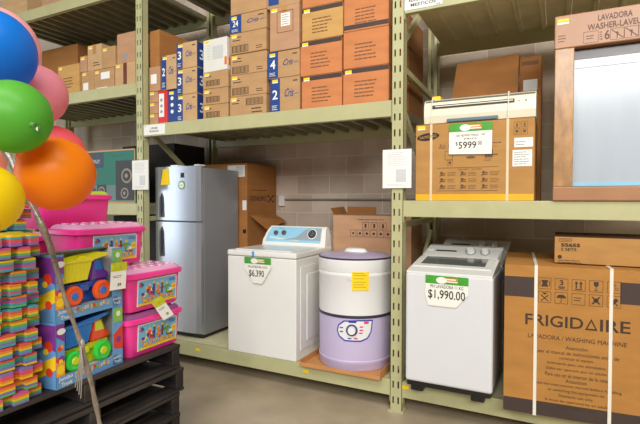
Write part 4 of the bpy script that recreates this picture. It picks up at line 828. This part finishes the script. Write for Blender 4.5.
    for xa, xb in ((cx-.062, cx-.056), (cx+.056, cx+.062)): b.prism([(xa, y_, z_) for y_, z_ in B], (xb-xa, 0, 0))
    b.prism([(cx-.056, y_, z_) for y_, z_ in ((ys-.012, zb+.062), (ys+.120, zb+.062), (ys+.120, zb+.070), (ys-.012, zb+.070))], (.112, 0, 0))
    b.prism([(cx-.056, y_, z_) for y_, z_ in ((ys-.012, zb+.062), (ys-.006, zb+.062), (ys-.038, zb+.158), (ys-.045, zb+.158))], (.112, 0, 0))
    b.prism([(cx-.056, y_, z_) for y_, z_ in ((ys+.115, zb+.066), (ys+.121, zb+.066), (ys+.152, zb+.165), (ys+.250, zb+.179), (ys+.250, zb+.186), (ys+.148, zb+.172))], (.112, 0, 0))
    b.box((cx+.060, ys-.050, zb+.152), (cx+.069, ys+.155, zb+.168), .003)
    for k in range(7): b.box((cx+.062, ys-.004+k*.019, zb+.066), (cx+.0655, ys+.004+k*.019, zb+.150), .001, 1)
    b.build('dump_bed', cols['bed'], tr)
    if cols.get('load'):
        b = MB(); b.box((cx-.053, ys+.0, zb+.12), (cx+.053, ys+.115, zb+.150), .01)
        for k in range(10): b.box((cx+.02, ys+.005+k*.011, zb+.150), (cx+.05, ys+.011+k*.011, zb+.166), .002, 1)
        b.build('load', cols['load'], tr)
    for yw in (ys+.040, -1.662):
        for sx_ in (-1, 1):
            b = MB(); c_ = Vector((cx+sx_*.045, yw, zb-.012+.028)); rad = .051 if yw > -1.7 else .049; c_.z = z0+.0085+rad
            b.lathe([(0, 0), (rad*.85, 0), (rad, .006), (rad, .026), (rad*.8, .034), (rad*.5, .030), (0, .030)], c_, 28, m=Matrix.Rotation(R(90*sx_), 3, 'Y')); wh = b.build('wheel', cols['wheel'], tr)
            b = MB(); b.lathe([(0, .026), (rad*.42, .026), (rad*.36, .036), (0, .037)], c_, 20, m=Matrix.Rotation(R(90*sx_), 3, 'Y')); b.build('hub', cols['hub'], wh)
    for o in [tr]+list(tr.children_recursive):
        if o.type == 'MESH':
            for v_ in o.data.vertices: v_.co = Vector((v_.co.x*0.76, v_.co.y*1.0, v_.co.z*0.95))
    RZ = Matrix.Rotation(R(6), 3, 'Z'); t.rotation_euler.z = R(6)
    tr.location = t.location + RZ @ (tr.location + Vector((0.030, -0.0195, 0.041)) - t.location); tr.rotation_euler.z = R(6)
    return t
toy_box('blue toy box with a green wheeled blue truck, standing on the pallet', Pz+0.001, dict(bed=plast('blue', (20, 116, 196)), chassis=plast('lime', (214, 222, 40)), cab=plast('red_orange', (246, 84, 30)), window=plast('lime', (214, 222, 40)), wheel=plast('green', (50, 214, 70)), hub=plast('lime', (214, 222, 40)), load=plast('brown', (120, 90, 70))), 'blue bed and green wheels inside the lower blue box')
toy_box('blue toy box with an orange wheeled yellow truck, stacked on the other toy box', Pz+0.3005, dict(bed=plast('yellow', (246, 236, 20)), chassis=plast('royal', (30, 92, 190)), cab=plast('purple', (116, 60, 170)), window=plast('sky', (40, 120, 210)), wheel=plast('orange', (255, 96, 30)), hub=plast('sky', (40, 120, 210)), load=plast('leaf', (196, 224, 40))), 'yellow bed and orange wheels inside the upper blue box')

# ================================================================ pink storage tubs
PINK = mat('hot_pink_plastic', (252, 62, 158), 0.32, var=0.02, coat=0.2); CLEAR = mat('clear_pink_lid', (234, 172, 208), 0.15, var=0.05, coat=0.5); PURP = mat('purple_lid', (150, 84, 140), 0.2, var=0.06, coat=0.5)
def rrect(xc, yc, hx, hy, r_, z, bow=0.0, n=5):
    pts = []
    for sx_, sy_, a0 in ((1, -1, -90), (1, 1, 0), (-1, 1, 90), (-1, -1, 180)):
        for i in range(n+1):
            a = R(a0+90*i/n); x = xc+sx_*(hx-r_)+r_*math.cos(a); y_ = yc+sy_*(hy-r_)+r_*math.sin(a)
            pts.append(Vector((x, y_, z)))
        if sx_ == 1 and sy_ == -1:
            for k in range(1, 6): u_ = k/6; pts.append(Vector((xc+hx+bow*math.sin(math.pi*u_), yc-(hy-r_)+2*(hy-r_)*u_, z)))
    return pts
def loft(b, rings, cap0=True, cap1=True):
    V = [[b.bm.verts.new(p) for p in r_] for r_ in rings]; n = len(V[0]); fs = []
    for p, q in zip(V, V[1:]):
        for i in range(n): f = b.bm.faces.new((p[i], p[(i+1) % n], q[(i+1) % n], q[i])); f.smooth = True; fs.append(f)
    if cap0: fs.append(b.bm.faces.new(V[0][::-1]))
    if cap1: fs.append(b.bm.faces.new(V[-1]))
    b._tag(fs); bmesh.ops.recalc_face_normals(b.bm, faces=fs)
LART = [mat('art_'+n_, c_, 0.4, var=0) for n_, c_ in (('sky', (120, 186, 222)), ('navy', (60, 70, 150)), ('red', (220, 70, 60)), ('yellow', (250, 210, 40)), ('orange', (242, 130, 40)), ('green', (90, 170, 80)), ('white', (240, 240, 236)), ('wine', (120, 60, 70)))]
def make_tub(label, xf, yc, z0, hy=0.212, hx=0.15, H=0.240, lidm=CLEAR, labelled=True, studs=True, cat='toy tub', name='toy_block_tub', rz=0.0):
    xc = xf-hx; t = thing(name, label, cat, (xc, yc, z0), 'pink tubs on the pallets'); zl = z0+H*0.82
    b = MB(); loft(b, [rrect(xc, yc, hx-.030, hy-.034, .03, z0), rrect(xc, yc, hx-.024, hy-.028, .035, z0+.008), rrect(xc, yc, hx-.013, hy-.012, .04, zl-.001)]); b.build('body', PINK, t)
    b = MB(); loft(b, [rrect(xc, yc, hx-.008, hy-.008, .042, zl-.022, .006), rrect(xc, yc, hx, hy, .045, zl-.016, .008), rrect(xc, yc, hx, hy, .045, zl+.004, .008), rrect(xc, yc, hx-.006, hy-.006, .045, zl+.010, .008), rrect(xc, yc, hx-.02, hy-.02, .04, zl+.010, .004)], True, True); b.build('rim', PINK, t)
    b = MB(); zt = z0+H-.010; loft(b, [rrect(xc, yc, hx-.012, hy-.012, .045, zl+.0105, .006), rrect(xc, yc, hx-.022, hy-.022, .045, zt-.006, .004), rrect(xc, yc, hx-.034, hy-.034, .04, zt)])
    if studs:
        for i in range(3):
            for j in range(6): b.lathe([(.020, zt-.002), (.019, zt+.004), (0, zt+.0045)], (xc-.075+i*.075, yc-.145+j*.058, 0), 14)
    b.build('lid', lidm, t)
    if labelled:
        n0 = Vector((1, 0, -0.055)).normalized(); v = Vector((0.055, 0, 1)).normalized(); u_ = Vector(SY)
        c0 = Vector((xf-.0160, yc+.010, z0+.098)); lw, lh = .285, .142
        b = MB(); b.mi = 6; b.shape(c0, u_, v, [(-lw/2, -lh/2), (lw/2, -lh/2), (lw/2, lh/2-.01), (lw/2-.01, lh/2), (-lw/2, lh/2)], .002); b.mi = 0; b.plate(c0+n0*.001, u_, v, lw-.012, lh-.012, .0015)
        rnd = random.Random(5)
        for k in range(46):
            b.mi = rnd.choice((1, 2, 3, 4, 5, 6, 7, 2, 1)); b.plate(c0+n0*(.0025+k*.00002)+u_*rnd.uniform(-.11, .11)+v*rnd.uniform(-.035, .022), u_, v, rnd.uniform(.008, .026), rnd.uniform(.006, .02), .0006)
        for k, (dy, hh) in enumerate(((-.06, .05), (-.03, .062), (.0, .05), (.03, .058), (.065, .045))): b.mi = (2, 1, 4, 7, 5)[k]; b.plate(c0+n0*.004+u_*dy+v*(hh/2-.02), u_, v, .013, hh, .0008); b.mi = 3; b.shape(c0+n0*.004+u_*dy+v*(hh-.02), u_, v, [(-.009, 0), (.009, 0), (0, .016)], .0008)
        b.mi = 1; b.shape(c0+n0*.004+u_*-.118+v*.045, u_, v, [(-.018, -.004), (0, -.014), (.018, -.002), (0, .014)], .001); b.mi = 2; b.shape(c0+n0*.005+u_*-.118+v*.045, u_, v, [(-.018, -.004), (0, -.014), (0, .004), (-.010, .006)], .001)
        b.mi = 3; b.circ(c0+n0*.004+u_*.118+v*.005, u_, v, .019, .001, 14); b.mi = 2; b.text('54', c0+n0*.005+u_*.118+v*.005, u_, v, h=.014, w=.02, off=.001)
        b.mi = 1; b.lines(c0+n0*.004+u_*.105+v*.048, u_, v, .05, .018, 2, 5)
        b.mi = 3; b.plate(c0+n0*.0042-v*.062, u_, v, lw-.014, .012, .0006)
        b.build('picture_label', LART, t)
        b = MB(); w_ = 'MOLTO BLOCKS'; b.mi = 0; b.text(w_, c0+n0*.0052+u_*.008-v*.043, u_, v, h=.031, w=.232, bold=.045, off=.0008); b.mi = 1; b.text(w_, c0+n0*.0062+u_*.008-v*.043, u_, v, h=.027, w=.228, bold=.012, off=.0012); b.build('lettering', [LART[2], LART[3]], t)
    return t
H = 0.240
make_tub('hot pink toy block tub with purple lid standing on the black pallet', -1.985, -1.335, Pz+.001, lidm=PURP)
make_tub('hot pink toy block tub with clear lid, stacked on the purple lidded tub', -1.985, -1.335, Pz+.001+H+.001)
make_tub('hot pink toy block tub set back above the stacked toy boxes', -2.15, -1.475, Pz+.001+2*(H+.001), hy=.232, hx=.14)
for i in range(3): make_tub(('pink tub standing on the pallet at the back, lowest of the rear column', 'pink tub second in the rear column behind the front tubs', 'pink tub whose rim shows below the highest tub with lime lid')[i], -2.46, -1.48, Pz+.001+i*.2262, hy=.23, labelled=False, H=.225)
tb = make_tub('plain pink tub with lime lid standing highest behind the other tubs', -2.46, -1.455, Pz+.001+3*.2262, hy=.23, H=.225, lidm=mat('lime_lid', (180, 214, 50), 0.4), labelled=False, studs=False)
# small price cards on the toys
def card(label, c, u, v, w_, h, top):
    t = thing('price_card', label, 'price tag', c, 'small toy price cards'); c, u, v = Vector(c), Vector(u).normalized(), Vector(v).normalized(); n = u.cross(v)
    b = MB(); b.plate(c, u, v, w_, h, .0015); b.build('card', PAPERC, t)
    b = MB(); b.plate(c+n*.0015+v*(h/2-top/2), u, v, w_, top, .001); b.build('yellow_header', [mat('tag_lime', (200, 200, 40), 0.4, var=0.2, vscale=40)], t)
    b = MB(); b.lines(c+n*.0012-v*.0+v*(-.002), u, v, w_*.7, .014, 2, 3); b.text('39', c+n*.0012-v*(h*.32)+u*.006, u, v, h=.016, w=.02, bold=.02); b.build('lettering', BLACK, t)
card('small white price card with yellow top hanging on the upper toy box', (-1.972, -1.610, 1.148), (0.15, 1, 0), (0, 0.08, 1), .085, .135, .042)
card('white price card with lime top lying tilted between the two pink tubs', (-1.945, -1.345, .935), (-0.1, 1, .18), (-.28, -.55, 1), .085, .135, .05)

# ================================================================ tape cord and balloons
CORDP = [(-1.84, -2.245, 1.78), (-1.801, -2.231, 1.694), (-1.717, -2.193, 1.512), (-1.659, -2.168, 1.365), (-1.605, -2.146, 1.164), (-1.550, -2.123, .999), (-1.516, -2.109, .853), (-1.488, -2.099, .71), (-1.40, -2.07, .35), (-1.33, -2.04, .004)]
cord = thing('twisted_tape', 'twisted grey plastic tape running down from the balloons past the toy boxes', 'tape', CORDP[-1])
TP = mat('grey_film_tape', (128, 114, 98), 0.22, var=0.3, vscale=40, coat=0.5, bump=0.3, bscale=60)
b = MB(); P3 = []
for a, e in zip(CORDP, CORDP[1:]):
    for k in range(10): P3.append(Vector(a).lerp(Vector(e), k/10))
P3.append(Vector(CORDP[-1])); L_, R_ = [], []
for i, p in enumerate(P3):
    tw = 0.35*math.sin(i*0.45)+0.5; w_ = (0.015 if i < 32 else 0.009)*(0.85+0.15*math.sin(i*.8)); dv = Vector((math.cos(tw+.4), math.sin(tw+.4), 0))
    L_.append(p-dv*w_); R_.append(p+dv*w_)
for off in (0.0, 0.004):
    o_ = Vector((.5, -.8, 0))*off; lv = [b.bm.verts.new(p+o_) for p in L_]; mv = [b.bm.verts.new(p+o_*2.2+Vector((.003, -.003, 0))) for p in P3]; rv = [b.bm.verts.new(p+o_) for p in R_]
    for i in range(len(P3)-1): b.bm.faces.new((lv[i], mv[i], mv[i+1], lv[i+1])).smooth = True; b.bm.faces.new((mv[i], rv[i], rv[i+1], mv[i+1])).smooth = True
b.build('tape_strip', TP, cord)
b = MB(); kn = Vector((-1.550, -2.123, .999)); b.lathe([(0, -.025), (.008, -.016), (.011, 0), (.008, .016), (0, .025)], kn, 12)
for k in range(4): b.tube([kn+Vector((.008, -.01, 0)), kn+Vector((.012+.006*k, -.02, -.06)), kn+Vector((-.012+.010*k, -.02, -.15-.012*k))], .0020, 6)
b.build('knot', mat('pale_film', (150, 142, 130), 0.3, var=0.1), cord)
def balloon(label, c, r_, rgb, cname, neck_to, long_=1.12):
    c = Vector(c); neck = Vector(neck_to); d = (neck-c); dist = d.length; d.normalize(); q = Vector((0, 0, -1)).rotation_difference(d).to_matrix()
    t = thing('balloon', label, 'balloon', c, 'balloons in the cluster')
    rgb = tuple(255*(q_/255)**0.72 for q_ in rgb)
    m = mat('balloon_'+cname, rgb, 0.38, var=0.0, spec=0.35)
    nt = m.node_tree
    if not any(n_.type == 'BSDF_TRANSLUCENT' for n_ in nt.nodes):    # thin rubber lets light through
        tl = nt.nodes.new('ShaderNodeBsdfTranslucent'); tl.inputs['Color'].default_value = (*[lin(c_) for c_ in rgb], 1); mxs = nt.nodes.new('ShaderNodeMixShader'); mxs.inputs[0].default_value = 0.42
        nt.links.new(nt.nodes['Principled BSDF'].outputs[0], mxs.inputs[1]); nt.links.new(tl.outputs[0], mxs.inputs[2]); nt.links.new(mxs.outputs[0], nt.nodes['Material Output'].inputs['Surface'])
    b = MB(); prof = []; n = 28
    for i in range(n+1):
        a = math.pi*i/n; z = math.cos(a); rr = math.sin(a)
        if z < 0: rr *= 1-.10*z*z; z *= long_
        prof.append((max(rr*r_, 0) if i not in (0, n) else 0, z*r_*1.0))
    b.lathe(prof, c, 40, m=q); b.build('skin', m, t)
    e = c+d*r_*long_
    b = MB(); b.lathe([(0, .006), (.010, .004), (.006, -.006), (.008, -.012), (.013, -.022), (.010, -.023), (0, -.018)], e, 16, m=q); b.build('knot', mat('balloon_'+cname+'_knot', tuple(q_*.72 for q_ in rgb), 0.6, var=0.0), t)
    if dist > r_*long_+.03:
        b = MB(); s0 = e+d*.012; b.tube([s0, s0.lerp(neck, .5)+Vector((0, 0, -.01)), neck-d*.014], .0015, 6); b.build('string', STRAP, t)
T0 = Vector((-1.84, -2.245, 1.776))
balloon('blue balloon at the upper left edge of the photo', (-1.6802, -2.3515, 2.0181), .138, (16, 112, 226), 'blue', (-1.7369, -2.3316, 1.7510), 1.12)
balloon('pale pink balloon mostly hidden behind the blue one', (-2.0454, -2.1411, 2.1404), .166, (250, 176, 176), 'palepink', T0)
balloon('pink balloon between the blue and the green balloon', (-1.7919, -2.1301, 1.9323), .112, (250, 146, 164), 'pink', T0, 1.05)
balloon('green balloon above the orange one', (-1.3917, -2.4474, 1.7666), .103, (78, 176, 44), 'green', (-1.2535, -2.4568, 1.7246), 1.03)
balloon('coral red balloon peeking out behind the orange one', (-1.8042, -2.0528, 1.7061), .120, (252, 86, 96), 'coral', T0+Vector((.03, .02, -.06)))
balloon('orange balloon in front of the pink tubs', (-1.4603, -2.2732, 1.6147), .118, (255, 126, 10), 'orange', Vector((-1.735, -2.20, 1.55)), 1.16)
balloon('yellow balloon at the left edge beside the orange one', (-1.3970, -2.5238, 1.5323), .096, (244, 210, 10), 'yellow', Vector((-1.75, -2.21, 1.58)))
balloon('peach balloon showing a sliver at the left edge below the green one', (-2.0320, -2.1916, 1.6879), .080, (250, 184, 160), 'peach', T0)
